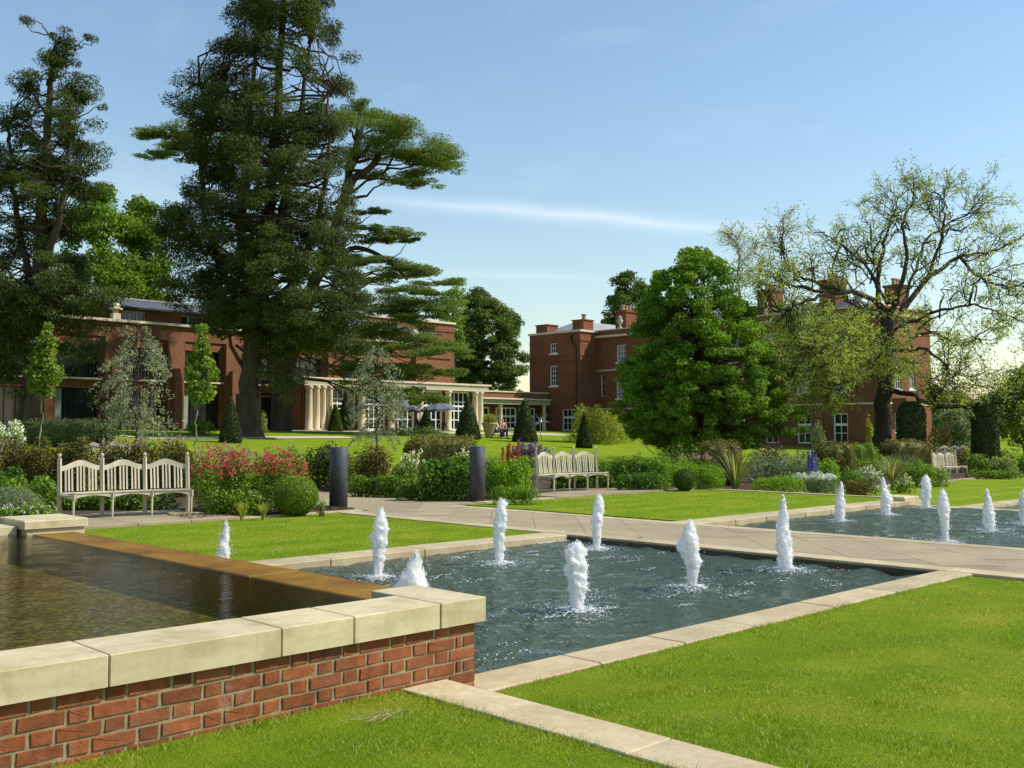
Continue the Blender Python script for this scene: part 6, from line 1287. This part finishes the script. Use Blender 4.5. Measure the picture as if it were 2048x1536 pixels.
table('small white terrace table beside the seated people', 1015, 73.5); chair('white terrace chair right of the white table near the low link', 1030, 73, -1.6); chair('terrace chair under the dark parasol', 890, 77, 2.2, 'dark'); table('terrace table under the dark parasol', 884, 77.6); chair('dark terrace chair at the mansion front, left of the olive bush', 1600, 64, .4, 'dark'); chair('pale terrace chair before the mansion, right of the olive bush', 1662, 64, -.7); chair('pale chair before the mansion, nearest the climber', 1702, 66, .8); table('dark edged table before the mansion windows', 1682, 65)
# ================================================================== people on the terrace
def person(label, px, d, joints, edges, rads, shirt, legsm, headat, face):
    x, y, z = spot(px, d); t = thing('person', label, 'person', (x, y, z), face)
    def skin(name, ids, mat, extra=0.0):
        me = bpy.data.meshes.new(name); idx = {j: i for i, j in enumerate(ids)}; me.from_pydata([joints[j] for j in ids], [(idx[a], idx[b]) for a, b in edges if a in idx and b in idx], []); o = link(name, me, M[mat], t)
        md = o.modifiers.new('skin', 'SKIN'); md.use_smooth_shade = True
        for i, j in enumerate(ids): me.skin_vertices[0].data[i].radius = (rads[j] + extra, rads[j] * (.8 if j in ('chest', 'pelvis', 'waist') else 1) + extra)
        me.skin_vertices[0].data[0].use_root = True; sb_ = o.modifiers.new('sub', 'SUBSURF'); sb_.levels = 1; sb_.render_levels = 2; return o
    skin('body', list(joints), 'skin'); skin('shirt', [j for j in ('pelvis', 'waist', 'chest', 'shl', 'shr', 'ell', 'elr') if j in joints], shirt, .014); skin('trousers', [j for j in ('pelvis', 'hipl', 'hipr', 'knl', 'knr', 'anl', 'anr') if j in joints], legsm, .014)
    hx, hy, hz = headat; h = MB(); h.sphere((0, 0, 0), .1, 14, 10); V = h.v[0]; V = V * np.array([.82, 1.0, 1.15]); V = V[:, :] + [hx, hy + .02, hz + .03]; keep = MB(); keep.v = [V]; keep.f = h.f; keep.n = h.n; link('hair', keep.mesh('hair'), M['hair'], t, smooth=True)
    fc = MB(); fc.sphere((hx, hy - .035, hz - .01), .075, 12, 9, (.9, 1, 1.2)); fc.tube([(hx, hy - .10, hz + .01), (hx, hy - .125, hz - .02), (hx, hy - .10, hz - .03)], .012, 5); link('face', fc.mesh('face'), M['skin'], t, smooth=True)
rads = dict(pelvis=.14, waist=.12, chest=.15, neck=.05, head=.085, shl=.055, shr=.055, ell=.042, elr=.042, wrl=.03, wrr=.03, hal=.032, har=.032, hipl=.085, hipr=.085, knl=.06, knr=.06, anl=.042, anr=.042, tol=.036, tor=.036)
ed = [('pelvis', 'waist'), ('waist', 'chest'), ('chest', 'neck'), ('neck', 'head'), ('chest', 'shl'), ('chest', 'shr'), ('shl', 'ell'), ('ell', 'wrl'), ('wrl', 'hal'), ('shr', 'elr'), ('elr', 'wrr'), ('wrr', 'har'), ('pelvis', 'hipl'), ('pelvis', 'hipr'), ('hipl', 'knl'), ('knl', 'anl'), ('anl', 'tol'), ('hipr', 'knr'), ('knr', 'anr'), ('anr', 'tor')]
sit = dict(pelvis=(0, .05, .52), waist=(0, .07, .7), chest=(0, .06, .95), neck=(0, .04, 1.13), head=(0, .02, 1.28), shl=(.19, .06, 1.04), shr=(-.19, .06, 1.04), ell=(.24, -.08, .8), elr=(-.24, -.08, .8), wrl=(.16, -.3, .72), wrr=(-.16, -.3, .72), hal=(.12, -.37, .72), har=(-.12, -.37, .72), hipl=(.1, 0, .5), hipr=(-.1, 0, .5), knl=(.12, -.42, .5), knr=(-.12, -.42, .5), anl=(.12, -.40, .08), anr=(-.12, -.40, .08), tol=(.13, -.54, .04), tor=(-.13, -.54, .04))
std = dict(pelvis=(0, 0, .95), waist=(0, 0, 1.1), chest=(0, 0, 1.34), neck=(0, -.01, 1.5), head=(0, -.03, 1.63), shl=(.19, 0, 1.42), shr=(-.19, 0, 1.42), ell=(.24, .03, 1.14), elr=(-.24, .03, 1.14), wrl=(.23, -.08, .92), wrr=(-.23, -.08, .92), hal=(.22, -.11, .84), har=(-.22, -.11, .84), hipl=(.1, 0, .9), hipr=(-.1, 0, .9), knl=(.11, -.02, .5), knr=(-.11, -.02, .5), anl=(.11, .02, .08), anr=(-.11, .02, .08), tol=(.12, -.13, .04), tor=(-.12, -.13, .04))
person('seated person in white shirt left of the white terrace table', 993, 73, sit, ed, rads, 'shirt', 'trousers', (0, .02, 1.28), 1.2)
chair('chair under the seated person in white', 993, 73.05, 1.2 , 'dark')
person('seated person in salmon shirt beside the white terrace table', 1006, 74.2, sit, ed, rads, 'pinkshirt', 'trousers', (0, .02, 1.28), -.4)
chair('chair under the seated person in salmon', 1006, 74.25, -.4, 'dark')
person('standing dark-haired person in white top before the garden room doors', 836, 77, std, ed, rads, 'shirt', 'trousers', (0, -.03, 1.63), .8)
